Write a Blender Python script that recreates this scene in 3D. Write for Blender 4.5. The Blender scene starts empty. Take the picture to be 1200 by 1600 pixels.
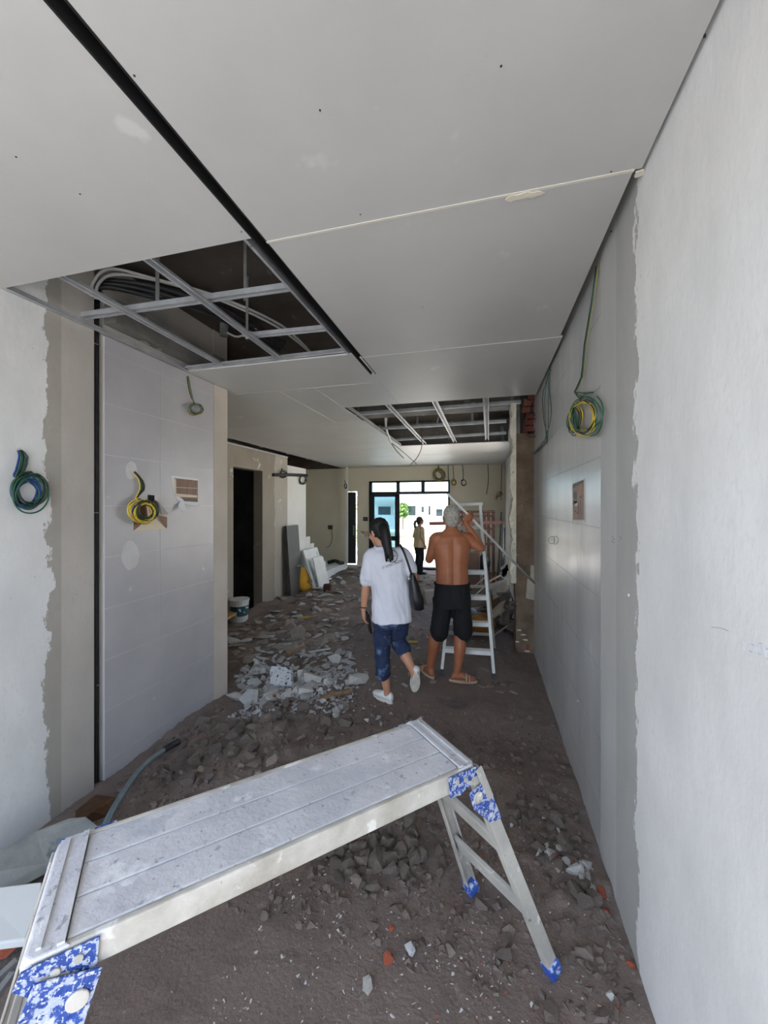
import bpy, bmesh, math, random
from mathutils import Vector, Matrix, noise
from mathutils.bvhtree import BVHTree

# ------------------------------------------------------------------ camera, sky, sun, exposure
SC = bpy.context.scene
COL = SC.collection
TH = math.atan(158 / 600)            # the camera looks 14.8 degrees left of the corridor axis (+Y)
HC = 1.65                            # lens height
cd = bpy.data.cameras.new('camera')
cd.sensor_fit = 'VERTICAL'; cd.sensor_height = 36.0; cd.lens = 600 / 1600 * 36.0
cd.shift_y = -10 / 1600; cd.clip_start = 0.02; cd.clip_end = 300
cam = bpy.data.objects.new('camera', cd); COL.objects.link(cam)
cam.location = (0, 0, HC); cam.rotation_euler = (math.pi / 2, 0, TH)
SC.camera = cam

w = bpy.data.worlds.new('World'); SC.world = w; w.use_nodes = True
wn, wl = w.node_tree.nodes, w.node_tree.links
sky = wn.new('ShaderNodeTexSky'); sky.sky_type = 'NISHITA'; sky.sun_disc = False
sky.sun_elevation = math.radians(58); sky.sun_rotation = math.radians(250)
sky.dust_density = 2.5; sky.air_density = 1.0; sky.ozone_density = 1.0
hs = wn.new('ShaderNodeHueSaturation'); hs.inputs['Saturation'].default_value = 0.95
wl.new(sky.outputs[0], hs.inputs['Color'])
wl.new(hs.outputs[0], wn['Background'].inputs[0]); wn['Background'].inputs[1].default_value = 1.0

sd = bpy.data.lights.new('sun', 'SUN'); sd.energy = 32.0; sd.angle = math.radians(0.6); sd.color = (1.0, .975, .94)
sun = bpy.data.objects.new('sun', sd); COL.objects.link(sun)
sun.rotation_euler = Vector((-0.50, -0.20, 0.82)).to_track_quat('Z', 'Y').to_euler()

SC.view_settings.view_transform = 'Standard'; SC.view_settings.look = 'None'
SC.view_settings.gamma = 1.0; SC.view_settings.use_curve_mapping = False
SC.view_settings.exposure = 0.04

# ------------------------------------------------------------------ helpers
random.seed(7)
R = random.uniform
V = Vector
CT, ST = math.cos(TH), math.sin(TH)

def ray(px, py):
    a = px - 600
    return V((-ST * 600 + CT * a, CT * 600 + ST * a, 790 - py))
def onZ(px, py, z):
    r = ray(px, py); t = (z - HC) / r.z; return V((r.x * t, r.y * t, z))
def onX(px, py, x):
    r = ray(px, py); t = x / r.x; return V((x, r.y * t, HC + r.z * t))
def onY(px, py, y):
    r = ray(px, py); t = y / r.y; return V((r.x * t, y, HC + r.z * t))
def ss(a, b, x):
    t = max(0, min(1, (x - a) / (b - a))); return t * t * (3 - 2 * t)

WORLD = {}
class MB:
    def __init__(s): s.v = []; s.f = []
    def add(s, vs, fs):
        n = len(s.v); s.v += [V(p) for p in vs]; s.f += [tuple(i + n for i in q) for q in fs]; return s
    def box(s, x0, x1, y0, y1, z0, z1):
        return s.add([(x0,y0,z0),(x1,y0,z0),(x1,y1,z0),(x0,y1,z0),(x0,y0,z1),(x1,y0,z1),(x1,y1,z1),(x0,y1,z1)],
                     [(3,2,1,0),(4,5,6,7),(0,1,5,4),(1,2,6,5),(2,3,7,6),(3,0,4,7)])
    def obox(s, c, a, b, d):
        c, a, b, d = V(c), V(a), V(b), V(d)
        if a.cross(b).dot(d) < 0: a = -a
        vs = [c + i * a + j * b + k * d for k in (-1, 1) for i, j in ((-1,-1),(1,-1),(1,1),(-1,1))]
        return s.add(vs, [(3,2,1,0),(4,5,6,7),(0,1,5,4),(1,2,6,5),(2,3,7,6),(3,0,4,7)])
    def bar(s, p, q, wd, th, side=None):
        p, q = V(p), V(q); d = (q - p)
        sd_ = V(side) if side is not None else (V((0,0,1)).cross(d) if abs(d.normalized().z) < .95 else V((1,0,0)))
        sd_ = (sd_ - d * (sd_.dot(d) / d.dot(d))).normalized(); n = d.normalized().cross(sd_)
        return s.obox((p + q) / 2, d / 2, sd_ * wd / 2, n * th / 2)
    def loft(s, rings, cap=True):
        n = len(rings[0]); b = len(s.v)
        for r in rings: s.v += [V(p) for p in r]
        for i in range(len(rings) - 1):
            for j in range(n):
                k = (j + 1) % n
                s.f.append((b + i*n + j, b + i*n + k, b + (i+1)*n + k, b + (i+1)*n + j))
        if cap:
            s.f.append(tuple(b + j for j in reversed(range(n)))); s.f.append(tuple(b + (len(rings)-1)*n + j for j in range(n)))
        return s
    def tube(s, pts, rad, n=8, cap=True):
        pts = [V(p) for p in pts]; m = len(pts)
        rad = rad if isinstance(rad, (list, tuple)) else [rad] * m
        t0 = (pts[1] - pts[0]).normalized(); up = V((0,0,1)) if abs(t0.z) < .9 else V((1,0,0))
        u = (up - t0 * up.dot(t0)).normalized(); rings = []
        for i, p in enumerate(pts):
            t = (pts[min(i+1, m-1)] - pts[max(i-1, 0)])
            t = t.normalized() if t.length > 1e-9 else t0
            u = u - t * u.dot(t)
            u = u.normalized() if u.length > 1e-6 else t.orthogonal().normalized()
            b = t.cross(u); r = rad[i]
            rx, ry = r if isinstance(r, tuple) else (r, r)
            rings.append([p + u * (rx * math.cos(a)) + b * (ry * math.sin(a)) for a in (2*math.pi*k/n for k in range(n))])
        return s.loft(rings, cap)
    def ell(s, c, rx, ry, rz, rot=None, nu=14, nv=9):
        c = V(c); rings = []
        for i in range(nv):
            a = math.pi * (i + .02) / (nv - 1 + .04) - math.pi / 2
            z, r = math.sin(a), max(math.cos(a), .02)
            ring = [V((rx*r*math.cos(t), ry*r*math.sin(t), rz*z)) for t in (2*math.pi*k/nu for k in range(nu))]
            rings.append([c + (rot @ p if rot else p) for p in ring])
        return s.loft(rings)
    def prism(s, poly, off):
        n = len(poly); poly = [V(p) for p in poly]; off = V(off)
        nrm = V((0,0,0))
        for i in range(n): nrm += poly[i].cross(poly[(i+1) % n])
        if nrm.dot(off) < 0: poly.reverse()
        return s.add(poly + [p + off for p in poly], [tuple(reversed(range(n))), tuple(range(n, 2*n))] + [(i, (i+1) % n, n + (i+1) % n, n + i) for i in range(n)])
    def cyl(s, p, q, r, n=12): return s.tube([p, q], r, n)
    def mesh(s, name, off):
        me = bpy.data.meshes.new(name); me.from_pydata([p - off for p in s.v], [], s.f); me.update(); return me
    def build(s, name, mat, parent=None, smooth=False, bev=0, local=False):
        if parent is not None: off = V((0,0,0)) if local else WORLD[parent.name]
        else:
            xs = [p.x for p in s.v]; ys = [p.y for p in s.v]
            off = V(((min(xs)+max(xs))/2, (min(ys)+max(ys))/2, min(p.z for p in s.v)))
        o = bpy.data.objects.new(name, s.mesh(name, off)); COL.objects.link(o)
        if parent is not None: o.parent = parent; WORLD[o.name] = off
        else: o.location = off; WORLD[o.name] = off.copy()
        if mat: o.data.materials.append(mat)
        if smooth: o.data.polygons.foreach_set('use_smooth', [True] * len(o.data.polygons))
        if bev:
            m = o.modifiers.new('bevel', 'BEVEL'); m.width = bev; m.segments = 2; m.limit_method = 'ANGLE'
        return o

def tag(o, label, cat, group=None):
    o['label'] = label; o['category'] = cat
    if group: o['group'] = group
    return o
def struct(o, label=None, cat=None):
    o['kind'] = 'structure'
    if label: o['label'] = label
    if cat: o['category'] = cat
    return o
def thing(name, loc, label, cat, group=None, rz=0):
    o = bpy.data.objects.new(name, None); COL.objects.link(o); o.empty_display_size = .1
    o.location = loc; o.rotation_euler.z = rz; WORLD[o.name] = V(loc)
    return tag(o, label, cat, group)

# ------------------------------------------------------------------ materials (all node based)
def lin(c):
    return tuple((x/255/12.92 if x/255 <= .04045 else ((x/255+.055)/1.055)**2.4) for x in c) + (1.0,)
MATS = {}
def mat(name, col, rough=.8, col2=None, scale=4, lo=.35, hi=.65, detail=6, bump=0, bscale=60, metal=0, spots=(), world=False, spec=.5, stretch=None):
    """base colour varied by noise; spots = (scale, threshold, softness, colour) flecks of dirt or wear"""
    if name in MATS: return MATS[name]
    m = bpy.data.materials.new(name); m.use_nodes = True; MATS[name] = m
    N, L = m.node_tree.nodes, m.node_tree.links; P = N['Principled BSDF']
    P.inputs['Roughness'].default_value = rough; P.inputs['Metallic'].default_value = metal
    P.inputs['Specular IOR Level'].default_value = spec
    if world: co = N.new('ShaderNodeNewGeometry').outputs['Position']
    else: co = N.new('ShaderNodeTexCoord').outputs['Object']
    if stretch:
        mp = N.new('ShaderNodeMapping'); mp.inputs['Scale'].default_value = stretch; L.new(co, mp.inputs[0]); co = mp.outputs[0]
    def nz(sc, dt=detail, rg=.6):
        n = N.new('ShaderNodeTexNoise'); n.inputs['Scale'].default_value = sc; n.inputs['Detail'].default_value = dt
        n.inputs['Roughness'].default_value = rg; L.new(co, n.inputs['Vector']); return n.outputs['Fac']
    def mr(f, a, b):
        r = N.new('ShaderNodeMapRange'); r.inputs[1].default_value = a; r.inputs[2].default_value = b; L.new(f, r.inputs[0]); return r.outputs[0]
    def mix(f, a, b):
        x = N.new('ShaderNodeMix'); x.data_type = 'RGBA'; L.new(f, x.inputs[0])
        for v, i in ((a, 6), (b, 7)):
            if isinstance(v, tuple): x.inputs[i].default_value = v
            else: L.new(v, x.inputs[i])
        return x.outputs[2]
    c = lin(col)
    if col2: c = mix(mr(nz(scale), lo, hi), c, lin(col2))
    for sc, th, so, cc in spots: c = mix(mr(nz(sc, 4, .55), th, th + so), c, lin(cc))
    if isinstance(c, tuple): P.inputs['Base Color'].default_value = c
    else: L.new(c, P.inputs['Base Color'])
    if bump:
        b = N.new('ShaderNodeBump'); b.inputs['Strength'].default_value = bump; b.inputs['Distance'].default_value = .01
        L.new(nz(bscale), b.inputs['Height']); L.new(b.outputs[0], P.inputs['Normal'])
    return m

def band_wall(name, axis, stops, amp=.07, nscale=5, rough=.75, extra=()):
    """plaster bands along a world axis with torn, trowelled edges; stops = [(pos, colour from there on)]"""
    m = bpy.data.materials.new(name); m.use_nodes = True; MATS[name] = m
    N, L = m.node_tree.nodes, m.node_tree.links; P = N['Principled BSDF']; P.inputs['Roughness'].default_value = rough
    g = N.new('ShaderNodeNewGeometry').outputs['Position']
    sp = N.new('ShaderNodeSeparateXYZ'); L.new(g, sp.inputs[0])
    mp = N.new('ShaderNodeMapping'); mp.inputs['Scale'].default_value = (1, 1.6, .8); L.new(g, mp.inputs[0])
    def nz(sc, dt, rg=.6, src=None):
        n = N.new('ShaderNodeTexNoise'); n.inputs['Scale'].default_value = sc; n.inputs['Detail'].default_value = dt
        n.inputs['Roughness'].default_value = rg; L.new(src or mp.outputs[0], n.inputs['Vector']); return n.outputs['Fac']
    def mth(op, a, b):
        x = N.new('ShaderNodeMath'); x.operation = op
        for i, v in enumerate((a, b)):
            if isinstance(v, (int, float)): x.inputs[i].default_value = v
            else: L.new(v, x.inputs[i])
        return x.outputs[0]
    def mix(f, a, b):
        x = N.new('ShaderNodeMix'); x.data_type = 'RGBA'; L.new(f, x.inputs[0])
        for v, i in ((a, 6), (b, 7)):
            if isinstance(v, tuple): x.inputs[i].default_value = v
            else: L.new(v, x.inputs[i])
        return x.outputs[2]
    def step(f, a, b):
        r = N.new('ShaderNodeMapRange'); r.inputs[1].default_value = a; r.inputs[2].default_value = b; L.new(f, r.inputs[0]); return r.outputs[0]
    rag = mth('MULTIPLY', mth('SUBTRACT', nz(nscale, 9, .68), .5), amp * 4)
    pos = mth('ADD', sp.outputs['XYZ'.index(axis)], rag)
    straight = sp.outputs['XYZ'.index(axis)]
    c = None
    for st in stops:
        p, col, rg = st[0], st[1], (st[2] if len(st) > 2 else True)
        cc = mix(step(nz(2.2, 5), .35, .7), lin(col), lin(tuple(int(k * .93) for k in col)))
        cc = mix(step(nz(40, 5), .52, .75), cc, lin(tuple(int(k * .95) for k in col)))
        c = cc if c is None else mix(step(pos if rg else straight, p - .002, p + .004), c, cc)
    for sc, th, so, col in extra: c = mix(step(nz(sc, 5, .6, g), th, th + so), c, lin(col))
    L.new(c, P.inputs['Base Color'])
    b = N.new('ShaderNodeBump'); b.inputs['Strength'].default_value = .25; b.inputs['Distance'].default_value = .006
    L.new(nz(18, 8), b.inputs['Height']); L.new(b.outputs[0], P.inputs['Normal'])
    return m

# ------------------------------------------------------------------ the shell
YB = -1.3; ZC = 2.79; XL = -2.46; XR = .525; ZS = 3.30; YF = 11.0; XD = -4.30
MATS_board = mat('gypsum_board', (202,201,197), .42, (193,192,188), 1.3, .35, .7, bump=.05, bscale=25, world=True, spots=((3.1, .68, .05, (214,213,208)), (55, .72, .04, (186,184,178))))
m_joint = mat('joint_filler', (222,218,205), .8)
m_dark = mat('black_gap_paint', (18,18,18), .9)
m_slab = mat('slab_concrete', (92,84,76), .95, (62,54,48), 1.6, .3, .7, bump=.3, bscale=14, world=True, spots=((7, .66, .06, (120,112,102)),))
m_tile = mat('grey_wall_tile', (178,176,178), .36, (166,164,167), 2.4, .35, .7, world=True, bump=.05, bscale=8, spots=((9, .70, .08, (205,204,203)), (70, .71, .03, (158,154,150))))
m_tileR = mat('smeared_grey_wall_tile', (194,194,193), .30, (168,169,169), 2.2, .35, .68, world=True, bump=.06, bscale=10, stretch=(1, 1.6, .45), spots=((6, .64, .10, (208,209,210)), (60, .70, .04, (150,147,144))))
m_grout = mat('tile_joint', (200,198,198), .8)
m_wl = band_wall('wall_left_plaster', 'Y', [(-9, (224,224,222)), (1.66, (168,163,154)), (1.735, (186,180,172), False)], extra=((6, .70, .02, (205,196,182)), (38, .735, .01, (120,112,104))))
m_wr = band_wall('wall_right_plaster', 'Y', [(-9, (236,236,234)), (1.56, (180,180,176)), (1.78, (192,192,189), False)], amp=.075, nscale=7, extra=((30, .755, .01, (196,196,194)),))
m_white = mat('white_paint', (226,226,222), .7, (216,216,211), 1.5, world=True)
m_beige = mat('beige_wall_paint', (214,208,188), .75, (206,200,180), 1.1, .3, .7, world=True)
m_bareplaster = mat('raw_plaster', (150,140,128), .9, (122,112,101), 2.5, .35, .65, bump=.25, bscale=12, world=True, spots=((2.0, .60, .03, (196,192,184)),))
m_earth = None

# wall_left: a thick block with an upright chase cut in it for conduits
o = MB()
ZB = -.45
o.box(-2.70, XL, YB, 1.935, ZB, ZS); o.box(-2.70, -2.535, 1.935, 2.005, ZB, ZS); o.box(-2.70, XL - .012, 2.005, 3.075, ZB, ZS)
o.box(-2.70, XL - .001, 3.075, 3.27, ZB, ZS)
wall_left = struct(o.build('wall_left', m_wl))
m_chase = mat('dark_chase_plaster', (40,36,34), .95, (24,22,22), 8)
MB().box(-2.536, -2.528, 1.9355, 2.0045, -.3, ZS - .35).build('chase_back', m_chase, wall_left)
rowz = [-.42 + .3445 * i for i in range(11)]                       # tile courses
g = .0022
for (a, b) in ((2.006, 2.459), (2.459, 3.074)):
    for i in range(10):
        z0, z1 = rowz[i], min(rowz[i+1], 2.785)
        if z1 - z0 < .05: continue
        MB().box(XL - .012, XL, a + g, b - g, z0 + g, z1 - g).build('tile', m_tile, wall_left)
MB().box(XL - .013, XL - .0022, 2.006, 3.074, -.42, 2.784).build('tile_joint', m_grout, wall_left)
MB().box(XL - .014, XL + .0015, 3.076, 3.27, -.45, 2.785).build('edge_plaster', mat('edge_plaster', (196,187,176), .8, (184,175,164), 2, world=True), wall_left)

# wall_right, plain near the front, tiled further in
o = MB(); o.box(XR, XR + .15, YB, 2.0, -.3, ZS); o.box(XR + .012, XR + .15, 2.0, 4.8, -.3, ZS); o.box(XR, XR+.15, 4.8, YF, -.5, 0.7)
o.box(XR, XR+.15, 4.8, 5.2, .7, ZS); o.box(XR, XR+.15, 8.2, YF, .7, ZS); o.box(XR, XR+.15, 5.2, 8.2, 2.6, ZS)  # unseen window opening between these pieces, added to bring daylight into the back
wall_right = struct(o.build('wall_right', m_wr))
rzR = [-.13 + .335 * i for i in range(10)]
ys = [2.0, 2.48, 3.10, 3.68, 4.26, 4.56]
for a, b in zip(ys, ys[1:]):
    for i in range(9):
        z0, z1 = rzR[i], min(rzR[i+1], 2.80)
        if z1 - z0 < .03: continue
        MB().box(XR, XR + .012, a + .0015, b - .0015, z0 + .0015, z1 - .0015).build('tile', m_tileR, wall_right)
MB().box(XR + .0015, XR + .013, 2.0, 4.56, -.13, 2.8).build('tile_joint', mat('tile_joint_grey', (176,175,173), .8), wall_right)

# slab above, downstand beams
struct(MB().box(-6.2, XR + .15, YB, YF + .15, ZS, ZS + .2).build('slab_soffit', m_slab))
m_beam = mat('beam_concrete', (128,126,120), .9, (100,98,92), 3, .35, .65, bump=.2, bscale=20, world=True, spots=((5, .62, .04, (160,160,154)),))
struct(MB().box(-4.3, XR, 5.15, 5.42, 2.93, ZS).build('downstand_beam', m_beam))
struct(MB().box(-4.3, XR, 7.6, 7.8, 2.85, ZS).build('downstand_beam', m_beam))
struct(MB().box(-2.459, -2.36, 2.006, 3.1, 2.86, 3.02).build('downstand_beam', m_beam))

# suspended ceiling: separate gypsum boards with filled joints
ceil = struct(thing('ceiling', (0, 0, ZC), 'grey white gypsum board ceiling with open patches', 'ceiling')); del ceil['category']
def board(x0, x1, y0, y1, nm='ceiling_board'):
    return MB().box(x0, x1, y0, y1, ZC, ZC + .012).build(nm, MATS_board, ceil)
board(-.915, .512, YB, 1.476); board(-.915, .488, 1.481, 2.812); board(-.935, .505, 2.816, 4.21); board(-1.598, -.938, 3.421, 4.21)
board(XL, -.957, YB, 1.44); board(XL, -.962, 2.735, 3.417)
board(-.9615, -.9355, 3.2, 3.42); board(-4.12, XL - .003, 3.27, 3.417)
board(-4.12, -1.986, 3.421, 4.918); board(-1.981, -1.602, 3.421, 4.918)
board(-4.12, -1.56, 4.922, 7.41); board(-4.14, -1.56, 7.414, 9.2); board(-4.2, -1.56, 9.204, YF)
board(-1.555, XR - .004, 7.20, 8.6); board(-1.555, XR - .004, 8.604, YF)
for p, q, wd in (((-.915, 1.4785), (.49, 1.4785), .007), ((-.935, 2.814), (.505, 2.814), .006), ((-2.46, 3.419), (-1.0, 3.419), .006), ((-4.1, 4.92), (-1.56, 4.92), .006),
                 ((-1.984, 3.42), (-1.984, 4.92), .005), ((-1.6, 3.42), (-1.6, 4.21), .005), ((-4.12, 7.412), (-1.56, 7.412), .006), ((-1.557, 7.2), (-1.557, YF), .006), ((-1.55, 8.602), (XR, 8.602), .005)):
    MB().bar((p[0], p[1], ZC - .0002), (q[0], q[1], ZC - .0002), wd * 1.5, .004).build('joint_filler', m_joint, ceil)
# torn board edges and filler blobs on the joint, screw heads
for k, (px, py, l) in enumerate(((815, 306, .05), (835, 303, .03), (800, 309, .02), (1000, 270, .02))):
    c = onZ(px, py, ZC - .002 - .0007 * k)
    pts = [c + V((l * math.cos(a) * R(.7, 1.2), .014 * math.sin(a) * R(.6, 1.3), 0)) for a in (i * math.pi / 5 for i in range(10))]
    MB().prism(pts, (0, 0, -.003)).build('filler_patch', mat('cream_filler', (226,220,202), .9), ceil)
for px, py in ((783,103),(500,172),(1101,57),(955,268),(563,335),(25,245),(125,303),(210,118),(377,362),(955,362),(1025,233),(392,385),(660,480)):
    c = onZ(px, py, ZC)
    MB().cyl(c + V((0,0,-.0015)), c + V((0,0,.004)), .003, 8).build('screw_head', mat('screw_metal', (50,46,42), .6), ceil)
# the long black control joint: an empty slot with a black channel inside
o = MB(); o.box(-.962, -.955, YB, 3.2, ZC - .003, ZC + .06); o.box(-.918, -.911, YB, 3.2, ZC - .001, ZC + .06); o.box(-.962, -.911, YB, 3.2, ZC + .05, ZC + .06)
tag(o.build('slot_channel', m_dark), 'long black slot channel running along the near ceiling', 'ceiling channel')

# wall with a dark doorway on the far left, stair wall beyond it
o = MB()
o.box(XD - .2, XD, 3.27, 5.3, -.6, ZS); o.box(XD - .2, XD, 5.3, 5.88, -.6, 2.74); o.box(XD - .2, XD, 5.88, 6.80, 2.34, 2.74); o.box(XD - .2, XD, 6.80, 7.80, -.6, 2.74); o.box(-6.35, -2.7, 3.15, 3.27, -.6, ZS)
wd = struct(o.build('wall_doorway', band_wall('doorway_plaster', 'Y', [(-9, (150,142,130)), (7.25, (176,170,160))], amp=.10, nscale=2.2, extra=((2.6, .63, .03, (196,190,180)),))))
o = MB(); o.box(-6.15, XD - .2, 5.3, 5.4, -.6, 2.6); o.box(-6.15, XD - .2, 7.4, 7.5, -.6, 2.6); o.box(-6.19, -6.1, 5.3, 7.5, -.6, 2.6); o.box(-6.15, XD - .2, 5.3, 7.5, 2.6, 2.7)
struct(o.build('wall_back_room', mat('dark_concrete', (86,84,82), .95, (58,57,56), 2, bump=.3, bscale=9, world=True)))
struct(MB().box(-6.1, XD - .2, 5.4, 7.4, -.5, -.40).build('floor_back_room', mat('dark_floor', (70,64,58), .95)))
o = MB(); o.box(XD - .14, XD, 7.80, 8.72, -.6, 2.56)
struct(o.build('wall_stair', m_white))
# far wall with the front door opening and a narrow side door
dx0, dx1, dz1 = -3.352, -.968, 2.375
o = MB()
o.box(-6.2, -4.105, YF, YF + .15, -.6, 2.78); o.box(-4.105, -3.735, YF, YF + .15, 2.08, ZS); o.box(-3.735, dx0, YF, YF + .15, -.6, ZS)
o.box(dx0, dx1, YF, YF + .15, dz1, ZS); o.box(dx1, XR + .15, YF, YF + .15, -.6, ZS)
wall_far = struct(o.build('wall_far', m_beige))
struct(MB().box(-6.35, -6.2, 3.2, YF + .15, -.6, 2.78).build('wall_stairwell', m_beige))
o = MB(); o.box(-6.2, -4.105, YF, YF + .15, 2.78, ZS); o.box(-6.35, -6.2, 3.2, YF + .15, 2.78, ZS)
struct(o.build('wall_above_ceiling', m_slab))

# ------------------------------------------------------------------ the dug-up floor
FLAT = [(-.37, 3.62, .45), (-.72, 3.12, .35), (.24, 1.45, .15), (-.05, 1.68, .15), (.08, 3.79, .2), (-.41, 3.76, .2)]
MOUND = [(-1.72, 3.18, .10, .34), (-1.35, 3.32, .05, .3), (-2.25, 2.7, .05, .3), (-1.55, 2.45, .06, .35), (-.55, 2.15, .05, .28), (.30, 2.35, .03, .25), (-2.3, 4.2, .10, .5), (-.1, 6.0, .12, .6), (-3.3, 9.9, .10, .5)]
def zbase(x, y):
    z = -.20 * ss(-.9, -2.3, x) - .13 * ss(-2.8, -4.2, x) * (1 - ss(8, 10, y))
    z = min(z, -.20 * ss(4.6, 9.0, y))
    for mx, my, a, s_ in MOUND:
        d2 = ((x - mx)**2 + (y - my)**2) / (s_ * s_)
        if d2 < 8: z += a * math.exp(-d2)
    return z
def zfloor(x, y):
    z = zbase(x, y)
    rough = .25 + .75 * ss(1.45, 2.1, y)
    rough *= (1 - .55 * ss(-.6, .1, x) * ss(2.6, 3.4, y))
    for fx, fy, r in FLAT:
        rough *= 1 - .93 * math.exp(-((x - fx)**2 + (y - fy)**2) / (r * r))
    p = V((x, y, 0))
    n1 = noise.fractal(p * 2.3, .9, 2.1, 4) * .022
    n2 = abs(noise.fractal(p * 9.0, .8, 2.2, 4)) * .026
    q = p + V((noise.noise(p * 6), noise.noise(p * 6 + V((9, 3, 1))), 0)) * .05
    d = noise.voronoi(q * 9.5)[0]
    n3 = min(.5, d[1] - d[0]) * .085 * max(0, noise.noise(p * 1.7 + V((4, 4, 4))) + .35)
    return z + (n1 + n2 + n3) * rough
def grid(xs, ys):
    nx = len(xs); vs = [(x, y, zfloor(x, y)) for y in ys for x in xs]
    fs = [(j*nx + i, j*nx + i + 1, (j+1)*nx + i + 1, (j+1)*nx + i) for j in range(len(ys) - 1) for i in range(nx - 1)]
    return vs, fs
def rng(a, b, st):
    n = max(1, round((b - a) / st)); return [a + (b - a) * i / n for i in range(n + 1)]
m_soil = mat('excavated_soil', (134,119,109), .95, (103,91,83), 1.4, .3, .7, bump=.8, bscale=55, world=True,
             spots=((4.2, .58, .12, (116,97,85)), (14, .62, .10, (138,127,117)), (2.1, .62, .08, (94,84,78)), (120, .69, .02, (190,184,174)), (75, .745, .01, (168,92,70))))
# brown-grey and damp brown patches, paler crumbs
yrows = rng(.7, 2.2, .024) + rng(2.2, 4.4, .03)[1:] + rng(4.4, 7, .05)[1:] + rng(7, YF + .02, .08)[1:]
fl = MB(); vs, fs = grid(rng(-2.50, XR + .02, .025), yrows); fl.add(vs, fs)
vs, fs = grid(rng(-4.35, -2.50, .05), rng(3.2, 7, .05) + rng(7, YF + .02, .08)[1:]); fl.add(vs, fs)
vs, fs = grid(rng(-6.3, -4.35, .3), rng(7.5, YF + .02, .3)); fl.add(vs, fs)
vs, fs = grid(rng(-2.5, XR + .02, .1), rng(YB - .1, .7, .1)); fl.add(vs, fs)
floor = struct(fl.build('floor', m_soil, smooth=True))

# ------------------------------------------------------------------ outside: ground, street, opposite house
m_conc = mat('pale_concrete_ground', (196,193,187), .9, (180,177,171), .6, world=True)
struct(MB().box(-60, 60, -80, YB - .1, -.35, -.1).build('ground_front_yard', mat('yard_paving', (140,141,141), .9, (126,127,128), .6, world=True)))
struct(MB().box(XR + .15, 60, YB - .1, YF + .15, -.5, -.17).build('ground_side_added', m_conc))  # unseen pale ground, added to send more daylight through the side window
struct(MB().box(4.2, 4.4, -4, 14, -.2, 2.6).build('wall_side_bounce', mat('side_bounce_paint', (226,222,212), .9, (212,208,198), .8, world=True)))  # unseen white wall, added as a reflector to bounce sun into the side window
struct(MB().box(-60, 60, YF + .15, 90, -.5, -.17).build('ground_street', m_conc))
struct(MB().box(dx0, dx1, YF - .02, YF + .16, -.4, -.13).build('door_sill', mat('black_metal', (22,23,26), .45)))

fac = thing('house', (-2, 19, -.2), 'sunlit white house across the street seen through the front door', 'house')
m_fac = mat('sunlit_white_render', (236,236,232), .8, (226,226,222), .5, world=True)
m_glassd = mat('window_glass_dark', (70,86,92), .15, (40,50,52), 1.2)
MB().box(-14, 9, 19, 23, -.3, 6.5).build('wall', m_fac, fac)
e = MB(); e.box(-14, 9, 18.3, 19, 1.98, 2.06); e.build('canopy', mat('pale_roof_edge', (214,220,222), .7), fac)
MB().box(-14, 9, 18.2, 18.3, 1.93, 2.12).build('gutter', mat('grey_gutter', (176,186,190), .6), fac)
WIN = []
for a_, b_ in (((622, 789), (651, 807)), ((657, 790), (664, 802)), ((668, 789), (674, 806)), ((680, 794), (693, 808)), ((590, 790), (612, 806)), ((700, 792), (716, 806))):
    p, q = onY(*a_, 18.95), onY(*b_, 18.95); WIN.append((p.x, q.x, q.z, p.z))
WIN += [(-4.4, -3.3, 4.0, 5.0), (-2.2, -.8, 4.0, 5.0)]
for x0, x1, z0, z1 in WIN:
    wnd = MB().box(x0, x1, 18.93, 19.0, z0, z1).build('window', mat('white_window_frame', (228,230,230), .5), fac)
    nn = 2 if x1 - x0 > .9 else 1
    for k in range(nn):
        a = x0 + (x1 - x0) * k / nn; b = x0 + (x1 - x0) * (k + 1) / nn
        MB().box(a + .05, b - .05, 18.915, 18.935, z0 + .05, z1 - .05).build('pane', m_glassd, wnd)
yw = thing('boundary_wall', (-2, 15.5, -.2), 'low cream boundary wall across the street with grille blocks', 'wall')
MB().box(-12, 8, 15.5, 15.7, -.2, .55).build('wall_body', mat('cream_wall', (216,212,198), .85, (198,194,180), 1.5, world=True), yw)
MB().box(-12, 8, 15.42, 15.78, .55, .63).build('coping', mat('white_coping', (232,230,224), .8), yw)
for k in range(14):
    MB().box(-9 + k * 1.1, -8.3 + k * 1.1, 15.47, 15.51, .05, .38).build('grille_block', mat('mottled_grille', (150,146,132), .9, (110,112,90), 9), yw)  # blocks mottled grey and olive on the cream wall
m_leaf = mat('green_leaves', (66,104,44), .7, (110,146,62), 6)
for lab, cx, cy, cz, s_, n in (('small green tree in front of the white house window', onY(629, 800, 18.4).x, 18.4, 1.05, .30, 200), ('green shrub outside beside the open side door', -5.3, 14.0, .7, 1.0, 320)):
    t = thing('shrub', (cx, cy, -.17), lab, 'shrub')
    b = MB()
    for k in range(n):
        d = V((R(-1,1), R(-1,1), R(-1,1))); d = d.normalized() * R(.5, 1)
        c = V((cx, cy, cz + .35)) + V((d.x * s_, d.y * s_, d.z * s_ * 1.3)); a = V((R(-1,1), R(-1,1), R(-1,1))).normalized() * .12; bb = a.orthogonal().normalized() * .06
        b.add([c - a, c + bb, c + a, c - bb], [(0,1,2,3)])
    b.build('foliage', m_leaf, t)['kind'] = 'stuff'
    MB().tube([(cx, cy, -.17), (cx + .03, cy, cz + .3)], [.05, .03], 7).build('trunk', mat('bark', (92,74,58), .9), t)

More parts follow.
